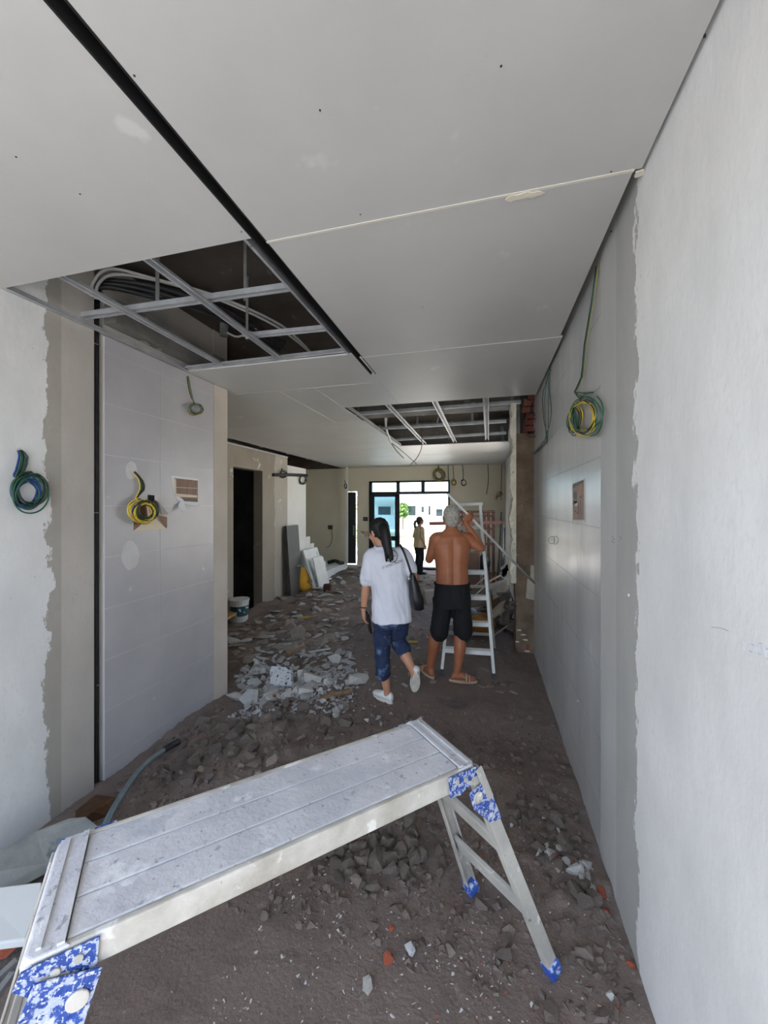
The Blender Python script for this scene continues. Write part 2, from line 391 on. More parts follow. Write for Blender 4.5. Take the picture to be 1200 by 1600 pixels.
# ------------------------------------------------------------------ front door frame, sliding leaf, transom lights
m_blk = mat('black_door_metal', (24,25,29), .4)
m_glass = bpy.data.materials.new('door_glass'); m_glass.use_nodes = True
gn, gl = m_glass.node_tree.nodes, m_glass.node_tree.links
gp = gn['Principled BSDF']; gp.inputs['Base Color'].default_value = (.62,.80,.88,1); gp.inputs['Roughness'].default_value = .02
gp.inputs['Transmission Weight'].default_value = 1.0; gp.inputs['IOR'].default_value = 1.05
m_tint = bpy.data.materials.new('tinted_glass'); m_tint.use_nodes = True
tn, tl = m_tint.node_tree.nodes, m_tint.node_tree.links
tp = tn['Principled BSDF']; tp.inputs['Base Color'].default_value = (.16,.30,.38,1); tp.inputs['Roughness'].default_value = .04
tp.inputs['Transmission Weight'].default_value = .9; tp.inputs['IOR'].default_value = 1.3
dr = struct(thing('door_1', ((dx0 + dx1) / 2, YF, -.15), 'black metal sliding front door with three transom lights', 'door')); del dr['category']
zb, zt = 2.03, dz1; fy0, fy1 = YF - .03, YF + .06
fr = MB()
fr.box(dx0, dx0 + .09, fy0, fy1, -.15, zt); fr.box(dx1 - .05, dx1, fy0, fy1, -.15, zt); fr.box(dx0, dx1, fy0, fy1, zt - .05, zt); fr.box(dx0, dx1, fy0, fy1, zb - .05, zb + .03)
fr.build('door_frame', m_blk, dr, bev=.004)
xm = onY(622, 800, YF).x
for xx in (xm, onY(661, 760, YF).x): MB().box(xx - .05, xx + .05, fy0, fy1, zb, zt).build('mullion', m_blk, dr)
tx = [dx0 + .09, xm - .05, xm + .05, onY(661, 760, YF).x - .05, onY(661, 760, YF).x + .05, dx1 - .05]
for k in range(3):
    a, b = tx[2*k], tx[2*k+1]
    p = MB().box(a, b, fy0 + .03, fy0 + .04, zb + .03, zt - .05).build('transom_pane', m_glass, dr)
sl = MB(); zr = 0.62
sl.box(dx0 + .09, dx0 + .16, fy0 + .01, fy0 + .05, -.12, zb - .05); sl.box(xm - .09, xm + .05, fy0 + .01, fy0 + .05, -.12, zb - .05)
sl.box(dx0 + .09, xm, fy0 + .01, fy0 + .05, zb - .12, zb - .05); sl.box(dx0 + .09, xm, fy0 + .01, fy0 + .05, zr, zr + .13); sl.box(dx0 + .09, xm, fy0 + .01, fy0 + .05, -.12, 0)
leaf = sl.build('sliding_leaf', m_blk, dr)
for a, b in ((0, zr), (zr + .13, zb - .12)):
    MB().box(dx0 + .16, xm - .09, fy0 + .025, fy0 + .033, a, b).build('pane', m_tint, leaf)
d2 = struct(thing('door_2', (-4.0, YF, -.1), 'black side door left ajar', 'door')); del d2['category']
MB().bar((-4.10, YF + .02, 0.98), (-3.795, YF + .06, 0.98), .05, 2.16, side=(0, 1, 0)).build('door_leaf', m_blk, d2)
MB().box(-3.86, -3.83, YF - .03, YF + .01, .75, 1.05).build('handle', mat('steel_handle', (150,150,150), .35, metal=.9), d2)
# ------------------------------------------------------------------ stairs
st = thing('staircase', (-4.6, 9.3, -.3), 'white concrete stairs stepping down beside the far left wall', 'stairs')
for k, (y0, y1, zt_) in enumerate(((8.72, 8.96, .87), (8.96, 9.19, .68), (9.19, 9.43, .49), (9.43, 9.67, .30), (9.67, 9.95, .11))):
    MB().box(-5.5, XD, y0 + .001, y1, -.4, zt_).build('step', m_white, st, bev=.006)
MB().box(-4.6, -3.9, 9.1, 10.6, -.4, -.02).build('landing', m_white, st, bev=.006)
for k, z in ((0, 1.06), (1, 1.25), (2, 1.44)):
    MB().box(-5.5, XD - .16, 8.72 - .24 * (k + 1), 8.72 - .24 * k, z - .2, z).build('step', m_white, st)

# ------------------------------------------------------------------ stump of a demolished cross wall by the right wall
m_rubbr = mat('hacked_brick_face', (128,110,92), .95, (98,82,68), 5, .35, .65, bump=1.0, bscale=22, world=True, spots=((6, .64, .05, (138,74,54)), (3, .62, .06, (100,96,88)), (17, .68, .04, (150,138,120))))
pr = struct(thing('wall_stump', (.42, 4.6, -.05), 'torn end of a demolished brick cross wall', 'wall')); del pr['category']
px0 = .315
def ragged(x0, y0, x1, y1, z0, z1, nz_, amp, seed):
    random.seed(seed); b = MB(); rings = []
    for i in range(nz_ + 1):
        z = z0 + (z1 - z0) * i / nz_
        wob = noise.noise(V((seed, 0, z * 5))) * amp + noise.noise(V((seed, 3, z * 17))) * amp * .6
        ww = noise.noise(V((seed, 7, z * 6))) * amp * .5
        rings.append([V((x0 + wob, y0 + ww, z)), V(((x0+x1)/2, y0 + noise.noise(V((seed, 5, z * 11))) * amp, z)), V((x1, y0 + ww * .5, z)), V((x1, y1, z)), V((x0 + wob, y1, z))])
    return b.loft(rings)
ragged(px0 + .02, 4.56, XR + .01, 4.86, -.2, 2.46, 46, .018, 3).build('masonry_core', m_rubbr, pr)
m_brick = mat('red_brick', (124,74,58), .9, (98,58,46), 6, bump=.5, bscale=40, world=True)
zz = 2.48
while zz < ZS:                                            # exposed brick courses at the top
    off = R(0, .03)
    MB().box(.405 + off * 2, XR + .01, 4.57 + R(-.01, .01), 4.84, zz, zz + .062).build('brick', m_brick, pr, bev=.005)
    zz += .072
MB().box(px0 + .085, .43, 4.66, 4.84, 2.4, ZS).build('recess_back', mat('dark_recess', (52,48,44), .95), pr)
ragged(.282, 4.535, px0 + .022, 4.90, .78, 2.80, 70, .032, 9).build('plaster_crust', mat('cream_plaster_crust', (230,226,208), .9, (212,206,186), 7, bump=.6, bscale=30, world=True, spots=((24, .66, .03, (120,104,88)),)), pr)
c = MB().add([(.44, 4.545, .62), (.525, 4.545, .60), (.525, 4.545, .98), (.49, 4.545, .99), (.485, 4.545, .86), (.455, 4.545, .83)], [(0,1,2,3,4,5)])
b = MB().prism(c.v, (0, .02, 0)); b.build('plaster_patch', mat('pale_plaster_patch', (182,172,156), .9, (160,150,136), 8), pr)
random.seed(21)
for px, py in ((812, 985), (818, 992), (808, 1003), (822, 1000), (800, 1024), (806, 1025), (815, 1022), (824, 1018)):
    p = onY(px, py, 4.545); pts = [p + V((R(.015,.035) * math.cos(a), 0, R(.004,.010) * math.sin(a))) for a in (i * 1.05 for i in range(6))]
    MB().prism(pts, (0, .02, 0)).build('plaster_fleck', MATS['cream_plaster_crust'], pr)

# ------------------------------------------------------------------ ceiling framing in the open patches
m_galv = mat('galvanised_steel', (196,198,200), .42, (172,174,177), 9, metal=.4, stretch=(1, 1, 1))
m_galvd = mat('dull_galvanised_steel', (150,150,150), .5, (122,122,122), 9, metal=.35)
def channel(p, q, parent, nm='furring_channel', wd=.034, dp=.022, m=None):
    """hat-shaped light steel section between two points"""
    p, q = V(p), V(q); d = (q - p).normalized(); s_ = V((0,0,1)).cross(d).normalized(); b = MB()
    prof = [(-wd*.72, 0), (-wd*.42, 0), (-wd*.34, -dp*.0 + dp), (wd*.34, dp), (wd*.42, 0), (wd*.72, 0), (wd*.72, .0022), (wd*.46, .0022), (wd*.38, dp+.002), (-wd*.38, dp+.002), (-wd*.46, .0022), (-wd*.72, .0022)]
    b.loft([[pt + s_ * x + V((0,0,z)) for x, z in prof] for pt in (p, q)])
    return b.build(nm, m or m_galv, parent)
def hanger(p, z1, parent, wd=.016):
    p = V(p); b = MB(); b.box(p.x - wd/2, p.x + wd/2, p.y - .0015, p.y + .0015, p.z, z1)
    b.box(p.x - wd/2 - .004, p.x + wd/2 + .004, p.y - .012, p.y + .012, z1 - .004, z1)
    return b.build('hanger', m_galvd, parent)
z0 = ZC + .013
f1 = thing('ceiling_frame', (-1.7, 2.1, z0), 'steel ceiling framing exposed in the near left opening', 'ceiling frame')
channel(onZ(88, 428, z0), onZ(362, 580, z0), f1); channel(onZ(225, 402, z0), onZ(446, 568, z0), f1)
zc = z0 + .03
channel(onZ(118, 499, zc), onZ(455, 452, zc), f1, 'carrier_channel', .03, .034); channel(onZ(382, 528, zc), onZ(515, 515, zc), f1, 'carrier_channel', .03, .03)
channel((-2.44, 2.71, z0), (-1.0, 2.70, z0), f1, 'edge_channel', .035, .02)
MB().box(XL + .001, XL + .03, 1.40, 2.78, z0 - .012, z0 - .009).box(XL + .001, XL + .004, 1.40, 2.78, z0 - .012, z0 + .025).build('wall_angle', m_galv, f1)
MB().box(-1.004, -.99, 1.44, 2.735, z0 - .013, z0 + .03).build('edge_angle', m_galv, f1)
hanger(onZ(246, 482, zc + .03), ZS, f1, .028); hanger(onZ(383, 470, zc + .03), ZS, f1, .02); hanger(onZ(386, 527, zc + .03), ZS, f1, .02)
f2 = thing('ceiling_frame', (-.5, 5.7, z0), 'shiny steel ceiling framing in the opening above the ladder', 'ceiling frame')
for a, b in (((603, 630), (664, 694)), ((678, 625), (711, 691)), ((759, 621), (761, 688))): channel(onZ(*a, z0), onZ(*b, z0), f2, wd=.046, dp=.028)
for a, b in (((555, 649), (832, 629)), ((583, 672), (791, 660)), ((612, 689), (791, 678))): channel(onZ(*a, zc), onZ(*b, zc), f2, 'carrier_channel', .036, .036)
MB().box(-1.565, -1.55, 4.21, 7.2, z0 - .013, z0 + .03).build('edge_angle', m_galvd, f2)
for px, py in ((728, 635), (738, 664), (560, 648), (652, 668), (800, 630)):
    hanger(onZ(px, py, zc + .04), ZS, f2, .035)
f3 = thing('ceiling_frame', (-4.2, 7.4, z0), 'steel ceiling framing in the narrow far left opening', 'ceiling frame')
channel((-4.2, 5.3, z0), (-4.22, YF - .1, z0), f3, wd=.04); 
for y in (5.9, 6.9, 8.0, 9.0, 10.0): channel((-4.42, y, zc), (-4.1, y, zc), f3, 'carrier_channel', .04, .03)
MB().box(XD - .02, XD + .02, 5.3, 7.8, 2.742, 2.747).box(XD + .012, XD + .018, 5.3, 7.8, 2.72, 2.747).build('wall_angle', m_galv, f3)

# ------------------------------------------------------------------ conduits and pipes
def smooth_path(pts, n=6):
    pts = [V(p) for p in pts]; out = []
    for i in range(len(pts) - 1):
        p0, p1, p2, p3 = pts[max(i-1, 0)], pts[i], pts[i+1], pts[min(i+2, len(pts)-1)]
        for k in range(n):
            t = k / n
            out.append(.5 * ((2*p1) + (p2-p0)*t + (2*p0-5*p1+4*p2-p3)*t*t + (3*p1-p0-3*p2+p3)*t**3))
    out.append(pts[-1]); return out
m_blackc = mat('black_conduit', (30,30,32), .55, (44,44,46), 14)
m_whitec = mat('white_pvc_conduit', (206,206,202), .5, (190,190,186), 8)
cb = thing('conduit_bundle', (-2.5, 1.97, -.2), 'black conduits rising in the wall chase and bending over the left opening', 'conduit')
for k, dy in enumerate((-.020, .0, .020)):
    zt = 3.06 + .03 * k
    pts = [(-2.512 + .006 * (k % 2), 1.97 + dy, -.25), (-2.512, 1.97 + dy, 2.7), (-2.512, 1.975 + dy, 2.95), (-2.50, 1.985 + dy, zt - .02), (-2.44 + .012*k, 2.03 + dy, zt + .05), (-2.2 + .03*k, 2.25, zt + .05), (-2.0 + .03*k, 2.6, zt + .05), (-1.85 + .03*k, 3.2, zt + .03)]
    MB().tube(smooth_path(pts, 5), .0165, 9).build('conduit', m_blackc, cb, smooth=True)
for z in (.45, 1.6, 2.72): MB().box(-2.53, -2.494, 1.937, 2.003, z, z + .006).build('tie_clip', mat('pale_clip', (150,150,150), .6), cb)
wc = thing('conduit_pipe', (-2.3, 2.1, 2.9), 'white plastic conduits looping above the near left opening', 'conduit')
for k in range(2):
    pts = [(-2.44, 1.93 - .03*k, 2.99), (-2.44, 1.95 - .03*k, 3.10), (-2.38, 2.02 - .03*k, 3.19 + .02*k), (-2.2, 2.2 - .02*k, 3.22), (-1.95 + .04*k, 2.45, 3.2), (-1.7 + .05*k, 2.9, 3.16), (-1.6, 3.4, 3.1)]
    MB().tube(smooth_path(pts, 5), .010, 8).build('conduit', m_whitec, wc, smooth=True)
bx = thing('junction_box', onZ(350, 520, 3.22), 'small grey junction box with a pipe tail under the slab', 'junction box')
c = WORLD[bx.name]
MB().tube([c + V((0,0,-.03)), c + V((0,0,.08))], .035, 12).build('box_body', m_galvd, bx)
MB().tube(smooth_path([c + V((.03,0,.0)), c + V((.12,.02,-.04)), c + V((.2,.06,0)), c + V((.3,.1,.06))]), .009, 7).build('pipe_tail', m_whitec, bx)
fx = thing('flexible_conduit', onZ(606, 660, 2.9), 'white flexible conduit drooping out of the opening above the ladder', 'conduit')
a = [onY(602, 637, 5.5) + V((0,0,.2)), onY(602, 652, 5.6), onY(604, 672, 5.9), onY(611, 692, 6.1)]
MB().tube(smooth_path(a), .017, 8).build('sheath', m_whitec, fx, smooth=True)
m_wbrown = mat('brown_wire', (92,66,54), .5); m_wblack = mat('black_wire', (26,26,26), .5)
MB().tube(smooth_path([a[-1], onY(620, 705, 6.1), onY(631, 716, 6.1)]), .006, 6).build('wire', m_wblack, fx)
MB().tube(smooth_path([a[-1], onY(625, 702, 6.15), onY(652, 726, 6.2)]), .005, 6).build('wire', m_wbrown, fx)
fy = thing('hanging_wire', onY(640, 727, 6.4), 'curved brown wire hanging from the opening above the ladder', 'wire')
MB().tube(smooth_path([onY(659, 690, 6.4) + V((0,0,.35)), onY(659, 690, 6.4), onY(658, 702, 6.4), onY(651, 716, 6.4), onY(640, 727, 6.4)]), .007, 6).build('wire', m_wbrown, fy)
# rust pipes and cables in the void beyond the beam
for k, (px, lab) in enumerate(((613, 'thin pipe hung above the opening, near its left edge'), (640, 'thin pipe hung above the opening, second from the left'), (690, 'thin pipe hung above the middle of the opening'))):
    p = onZ(px, 680, 3.0); tag(MB().tube([(p.x, 6.6, 3.0 + .02*k), (p.x + .05, 6.62, ZS)], .02, 8).build('drop_pipe', m_galvd), lab, 'pipe')
tag(MB().tube([(-1.5, 6.55, 3.02), (.28, 6.6, 3.05)], .016, 8).build('drop_pipe', m_wbrown), 'long brown pipe running across the void above the opening', 'pipe')

# ------------------------------------------------------------------ wires coiled and hung from wall outlets
WIRE = {'green': mat('green_wire', (26,92,66), .4), 'blue': mat('blue_wire', (32,52,128), .4), 'yellow': mat('yellow_wire', (226,196,52), .4), 'black': m_wblack,
        'teal': mat('teal_wire', (52,104,92), .45), 'brown': mat('brown_red_wire', (104,58,48), .5), 'grey': mat('grey_wire', (96,92,84), .5), 'olive': mat('olive_wire', (134,122,52), .5), 'dgreen': mat('dark_green_wire', (40,62,48), .5)}
def coil(name, label, fn, plane, cx, cy, hw, hh, cols, loops=3, lead=(), r=.0035, out=.03, seed=1, group=None):
    random.seed(seed)
    c = fn(cx, cy, plane); u = (fn(cx + hw, cy, plane) - fn(cx - hw, cy, plane)) / 2; v = (fn(cx, cy - hh, plane) - fn(cx, cy + hh, plane)) / 2
    n = u.cross(v).normalized()
    if n.dot(c - V((0,0,HC))) > 0: n = -n
    t = thing(name, c - v + n * .004, label, 'wires', group)
    L = [fn(px, py, plane) for px, py in lead]
    for k, cn in enumerate(cols):
        pts = []
        for i, p in enumerate(L): pts.append(p + n * (.006 + .012 * (i > 0)) + u.normalized() * (k - len(cols)/2) * r * (.5 + 1.2 * (i > 0) * (i < len(L) - 1)) + n * r * (k % 3) + V((0,0,R(-.004,.004))))
        ph = R(0, 6.28) if not lead else math.pi / 2 + R(-.5, .5); sgn = R(.78, 1.0); N_ = int(loops * 18)
        for i in range(N_):
            a_ = ph + i * 2 * math.pi / 18
            sc = sgn * (1 - .42 * abs(noise.noise(V((i * .09, k * 3.1, seed))))) * (1 - .10 * ((i // 18) % 3))
            dx_, dz_ = .16 * math.sin(k * 2.4 + seed) + .20 * noise.noise(V((i * .05, k, seed + 5))), .12 * math.cos(k * 1.7 + seed) + .20 * noise.noise(V((i * .05, k + 9, seed)))
            pts.append(c + u * (sc * math.cos(a_) + dx_) + v * (sc * math.sin(a_) + dz_) + n * (out + .016 * noise.noise(V((i * .2, k * 2, seed + 2))) + .004 * (k - 1)))
        MB().tube(smooth_path(pts, 2), r, 5).build('wire', WIRE[cn], t, smooth=True)
    return t
coil('wire_coil', 'coil of blue and green wires on the near left wall', onX, XL, 36, 768, 29, 30, ('blue','green','black','blue','green','dgreen'), 3, ((29, 704), (33, 715), (28, 735), (20, 745)), .0042, .035, 3)
coil('wire_coil', 'yellow, green and black wire coil over the torn brown print', onX, XL, 218, 799, 23, 20, ('yellow','dgreen','black','yellow','dgreen'), 3, ((208, 737), (217, 750), (219, 765), (210, 779)), .0045, .045, 5)
coil('wire_coil', 'small knot of dark wires high on the tiled left wall', onX, XL, 301, 639, 13, 11, ('black','olive','teal'), 2, ((292, 588), (293, 605), (297, 622)), .0042, .03, 8)
coil('wire_coil', 'large yellow and green wire coil hanging on the right wall', onX, XR, 922, 650, 27, 35, ('yellow','green','black','yellow','teal'), 2, ((936, 416), (933, 470), (921, 540), (916, 590), (905, 612)), .0032, .03, 11)
coil('wire_coil', 'tight knot of yellow green wire beside the large right coil', onX, XR, 904, 655, 11, 26, ('yellow','black','green'), 2, (), .0032, .025, 13)
coil('wire_coil', 'brown red wire coil hung from the hacked wall stump', onY, 4.5, 829, 666, 13, 20, ('brown','brown','black'), 2, ((832, 628), (828, 645)), .004, .05, 14)
t = thing('hanging_wires', onX(858, 640, XR) + V((-.01,0,0)), 'loop of dark green wires trailing down the tiled right wall', 'wires')
for k, (a, b) in enumerate((((863, 577), (846, 655)), ((861, 578), (850, 668)), ((864, 576), (860, 650)), ((862, 577), (855, 690)))):
    P = [onX(a[0], a[1], XR), onX((a[0]+b[0])/2 - 4 + 3*k, (a[1]+b[1])/2, XR), onX(b[0] + 6, b[1], XR), onX(856 - k, 690, XR), onX(834 + k*2, 709, XR)]
    MB().tube(smooth_path([p + V((-.012 - .006*k, 0, 0)) for p in P], 6), .003, 5).build('wire', WIRE['teal' if k % 2 else 'dgreen'], t, smooth=True)
for k, (cx, cy, lab) in enumerate(((440, 741, 'small black wire loop on the cable along the doorway wall'), (471, 749, 'round black wire loop on the white stair wall'))):
    coil('wire_coil', lab, onX, XD, cx, cy, 5 + k, 6 + 2*k, ('black','black'), 2, ((cx, cy - 9), (cx, cy - 5)), .008, .04, 20 + k)
tag(MB().tube([onX(425, 742, XD) + V((.02,0,0)), onX(452, 742, XD) + V((.03,0,0)), onX(478, 743, XD) + V((.03,0,0))], .035, 6).build('cable', m_wblack), 'thick black cable strung along the top of the doorway wall', 'cable')
YW = YF - .01
coil('wire_coil', 'messy olive wire coil hanging above the front door', onY, YW, 686, 742, 10, 10, ('olive','dgreen','grey','olive'), 3, ((684, 722), (686, 732)), .010, .06, 31)
coil('wire_coil', 'small olive wire knot right of the front door', onY, YW, 709, 754, 4, 5, ('olive','olive'), 3, ((708, 722), (709, 745)), .010, .05, 32)
coil('wire_coil', 'single black wire loop on the beige far wall', onY, YW, 724, 754, 5, 6, ('black',), 2, ((722, 722), (724, 740)), .009, .05, 33)
for k, (pts, cn, lab) in enumerate((([(762, 724), (763, 750), (760, 772)], 'black', 'straight black wire hanging on the beige far wall'), ([(784, 726), (783, 768)], 'brown', 'thin brown wire hanging near the far right corner'),
                                    ([(700, 724), (701, 770)], 'black', 'black wire hanging beside the front door frame'))):
    tag(MB().tube(smooth_path([onY(p[0], p[1], YW - .03) for p in pts]), .010, 5).build('hanging_wire', WIRE[cn]), lab, 'wire')
t = thing('wire_tuft', onY(781, 772, YW - .05), 'tuft of red wire ends near the far right corner', 'wires')
random.seed(5)
for k in range(7): MB().tube(smooth_path([onY(783, 768, YW - .03), onY(783 + R(-6, 3), 772 + R(-3, 3), YW - .06), onY(781 + R(-8, 5), 774 + R(-4, 8), YW - .1)]), .007, 5).build('wire', WIRE['brown'], t)
tag(MB().tube([onY(672, 725, YW - .02), onY(775, 724, YW - .02)], .012, 5).build('cable', m_wblack), 'black cable along the top of the beige far wall', 'cable')
# white trunking posts, sockets
t = thing('cable_trunking', (-3.93, 10.62, -.02), 'white upright trunking beside the side door', 'trunking')
MB().box(-3.96, -3.93, 10.6, 10.64, -.02, ZC).build('trunk', m_white, t); MB().box(-3.92, -3.89, 10.6, 10.64, -.02, ZC).build('trunk', m_white, t)
coil('wire_coil', 'tiny black wire loop on the white trunking', onY, 10.598, 540, 759, 2, 4, ('black',), 2, ((539, 750), (540, 755)), .010, .008, 41)
def sock(px, py, lab, tail=None):
    c = onY(px, py, YF - .012); t = thing('wall_socket', c - V((0,0,.06)), lab, 'socket')
    MB().box(c.x - .07, c.x + .07, YF - .02, YF, c.z - .06, c.z + .06).build('box', mat('dark_socket', (44,42,40), .6), t)
    MB().box(c.x - .035, c.x + .035, YF - .028, YF - .02, c.z - .03, c.z + .03).build('plate', mat('socket_plate', (84,80,74), .6), t)
    if tail: MB().tube(smooth_path([onY(x, y, YF - .03) for x, y in tail]), .010, 5).build('wire', WIRE['grey'], t)
sock(516, 824, 'open wall socket with a dangling wire on the beige wall', ((518, 826), (519, 842), (515, 853), (510, 855)))
sock(571, 811, 'small black wall switch box between side door and front door')
c = onY(571, 833, YF - .01); random.seed(3)
pts = [c + V((x, 0, z)) for x, z in ((-.17, .06), (.13, .06), (.12, -.02), (.08, -.12), (.05, -.02), (.0, -.16), (-.04, -.03), (-.1, -.01))]
MB().prism(pts, (0, .02, 0)).build('broken_patch', mat('exposed_brick_patch', (156,112,92), .95, (190,180,160), 6), wall_far)

# ------------------------------------------------------------------ prints taped to the walls
m_paper = mat('print_paper', (226,226,228), .7)
m_pbrown = mat('printed_wood_brown', (128,88,60), .5, (92,58,38), 6, stretch=(1, 9, 1)); m_pcream = mat('printed_cream', (206,192,164), .5); m_pdark = mat('printed_dark', (66,42,34), .5); m_pgrey = mat('printed_grey', (150,142,136), .5)
def quadX(x, pts, th, off=.0): return MB().prism([onX(px, py, x + off) for px, py in pts], (th, 0, 0))
s1 = thing('printed_sheet', onX(289, 783, XL), 'printed sheet with brown panels and torn corner on left wall', 'print')
quadX(XL, ((267, 743), (309.5, 748), (309.5, 791), (283, 786), (273, 776)), .0012, .001).build('paper', m_paper, s1)
quadX(XL, ((272, 747), (309, 751), (309, 784.5), (286, 780), (273.5, 772)), .0006, .0024).build('printed_picture', m_pbrown, s1)
for q in (((271, 748), (275, 748.5), (275.5, 773), (273.5, 771.5)), ((273, 771), (308, 774), (308, 777.5), (274, 776)), ((275, 761), (308, 762.6), (308, 763.4), (275, 761.8))): quadX(XL, q, .0003, .0031).build('printed_band', m_pcream, s1)
quadX(XL, ((284, 778), (308.5, 780), (308.5, 784.5), (288, 783)), .0003, .0034).build('printed_band', m_pdark, s1)
p = [onX(282, 782, XL + .003), onX(288, 786, XL + .02), onX(291, 797, XL + .05), onX(283, 799, XL + .045), onX(278, 790, XL + .02)]
MB().prism(p, (.0012, 0, .0005)).build('torn_flap', m_paper, s1)
s2 = thing('printed_sheet', onX(236, 827, XL), 'brown printed room view under the wire coil, corner curling', 'print')
quadX(XL, ((209, 788), (241, 781), (262, 806), (261, 826), (209, 829.5)), .0012, .001).build('paper', m_pcream, s2)
quadX(XL, ((209, 790), (228, 786), (231, 808), (218, 822), (209, 829)), .0004, .0024).build('printed_band', m_pbrown, s2)
quadX(XL, ((243, 804), (261, 808), (261, 825), (248, 812)), .0004, .0024).build('printed_band', m_pbrown, s2)
quadX(XL, ((243, 809), (246, 811), (260, 824), (260, 826)), .0004, .003).build('printed_band', m_pdark, s2)
quadX(XL, ((232, 786), (238, 785), (240, 800), (234, 802)), .0004, .0024).build('printed_band', m_pgrey, s2)
quadX(XL, ((231, 773), (241, 774), (241, 784), (231, 784)), .003, .001).build('black_square', m_dark, s2)
p = [onX(240, 782, XL + .004), onX(248, 784, XL + .045), onX(263, 803, XL + .03), onX(253, 805, XL + .01), onX(249, 800, XL + .006)]
MB().prism(p, (.0015, 0, 0)).build('curled_corner', mat('paper_back', (176,172,170), .7), s2)
p = [onX(239, 782, XL + .004), onX(244, 782, XL + .03), onX(248, 792, XL + .035), onX(247, 795, XL + .012)]
MB().prism(p, (.0015, 0, 0)).build('curled_edge', m_pbrown, s2)
s3 = thing('printed_sheet', onX(903, 813, XR), 'brown printed picture taped to the tiled right wall', 'print')
quadX(XR, ((894, 756), (913.5, 748), (914, 816), (895, 814)), -.0012, -.001).build('paper', mat('aged_paper', (200,196,188), .7), s3)
quadX(XR, ((895, 757), (912, 750), (912.5, 812), (895.5, 812)), -.0006, -.0024).build('printed_picture', mat('printed_tan', (152,112,90), .5, (120,78,58), 5), s3)
for q, m in ((((896, 770), (901, 767), (902, 786), (897, 788)), m_pdark), (((905, 776), (909, 774), (909, 777), (905, 779)), m_pdark), (((897, 783), (903, 783), (903, 790), (898, 791)), m_pcream),
             (((898, 796), (905, 804), (904, 805), (897.5, 799)), m_pdark), (((902.5, 784), (904, 784), (904.5, 803), (903, 803)), m_pdark), (((906.5, 778), (907.2, 778), (907, 800), (906.3, 800)), m_pdark), (((895, 757), (912, 750), (912, 753), (895, 763)), m_pdark)):
    quadX(XR, q, -.0003, -.0031).build('printed_band', m, s3)

# filler patches on the tiles, pencil marks, plug holes
random.seed(2)
def blob(x, px, py, hw, hh, th, m, nm, par):
    pts = [onX(px + hw * math.cos(a) * R(.93, 1.07), py + hh * math.sin(a) * R(.93, 1.07), x) for a in (i * 2 * math.pi / 26 for i in range(26))]
    return MB().prism(pts, (th, 0, 0)).build(nm, m, par)
m_fill = mat('white_filler', (204,203,201), .8, (192,191,190), 6, world=True)
blob(XL - .001, 203, 868, 14, 22, .002, m_fill, 'filler_patch', wall_left)
blob(XL - .001, 205, 735, 9, 14, .002, m_fill, 'filler_patch', wall_left)
blob(XL - .001, 30, 704, 5, 5, .002, m_fill, 'filler_patch', wall_left)
blob(XL - .001, 38, 560, 14, 12, .0005, mat('beige_wall_stain', (206,190,168), .85), 'wall_stain', wall_left)
m_pen = mat('pencil', (120,120,126), .8); m_pen2 = mat('faint_pencil', (186,192,204), .8)
def stroke(pts, m, r=.0012):
    MB().tube(smooth_path([onX(px, py, XR - .0006) for px, py in pts], 4), r, 4).build('pencil_mark', m, wall_right)
stroke([(862 + 5*math.cos(a), 844 + 5.5*math.sin(a)) for a in (i * .7 for i in range(10))], m_pen, .002)
stroke([(866, 838), (866, 850), (871, 848), (872.5, 843), (870, 838.5), (866, 838)], m_pen, .002); stroke([(862, 843), (862.5, 844), (862, 845)], m_pen, .002)
stroke([(1162, 1000), (1162, 1016)], m_pen2, .0008)
for cx, cy, rx, ry in ((1175, 1013, 4, 6), (1188, 1014, 5, 9), (1200, 1022, 4, 8)): stroke([(cx + rx*math.cos(a), cy + ry*math.sin(a)) for a in (i * .65 for i in range(11))], m_pen2, .0008)
stroke([(1112, 980), (1128, 982), (1138, 986)], m_pen2, .0008)
stroke([(956, 838), (960, 842), (955, 846), (961, 848)], m_pen, .0008); stroke([(967, 838), (971, 841), (966, 845)], m_pen, .0008)
for px, py in ((903, 1095), (983, 930)): 
    c = onX(px, py, XR); MB().cyl(c + V((.01,0,0)), c + V((-.004,0,0)), .006, 8).build('wall_plug', mat('pale_plug', (214,214,214), .6), wall_right)

# ------------------------------------------------------------------ aluminium work platform in the foreground
m_alu = mat('plaster_smeared_aluminium', (210,209,211), .62, (192,192,196), 6, .38, .62, bump=.4, bscale=45, world=True, spots=((9, .60, .06, (224,224,224)), (30, .62, .06, (164,164,167)), (75, .66, .03, (140,140,142)), (4, .66, .05, (184,187,193))))
m_aluside = mat('dirty_aluminium_edge', (200,196,186), .65, (166,160,148), 9, .35, .65, bump=.25, bscale=40, world=True, spots=((12, .62, .05, (222,220,212)), (40, .68, .03, (140,132,118))))
m_alule = mat('dull_aluminium_leg', (186,182,172), .6, (160,156,148), 7, bump=.15, bscale=40, world=True, spots=((18, .64, .06, (206,204,198)), (45, .68, .03, (128,122,112))))
m_blue = mat('flaking_blue_enamel', (44,84,168), .5, (34,66,140), 8, bump=.5, bscale=50, world=True, spots=((70, .52, .05, (172,182,202)), (150, .56, .04, (190,196,206)), (22, .60, .06, (200,204,210))))
m_bluef = mat('blue_foot_cap', (44,78,164), .5, (70,100,176), 30, world=True, spots=((60, .56, .03, (176,190,214)),))
zt = .80
q = [onZ(85, 1315, zt), onZ(652, 1125, zt), onZ(748, 1190, zt), onZ(47.5, 1506, zt)]
C = (q[0] + q[1] + q[2] + q[3]) / 4; u = ((q[1] - q[0]) + (q[2] - q[3])).normalized(); vv = V((u.y, -u.x, 0))
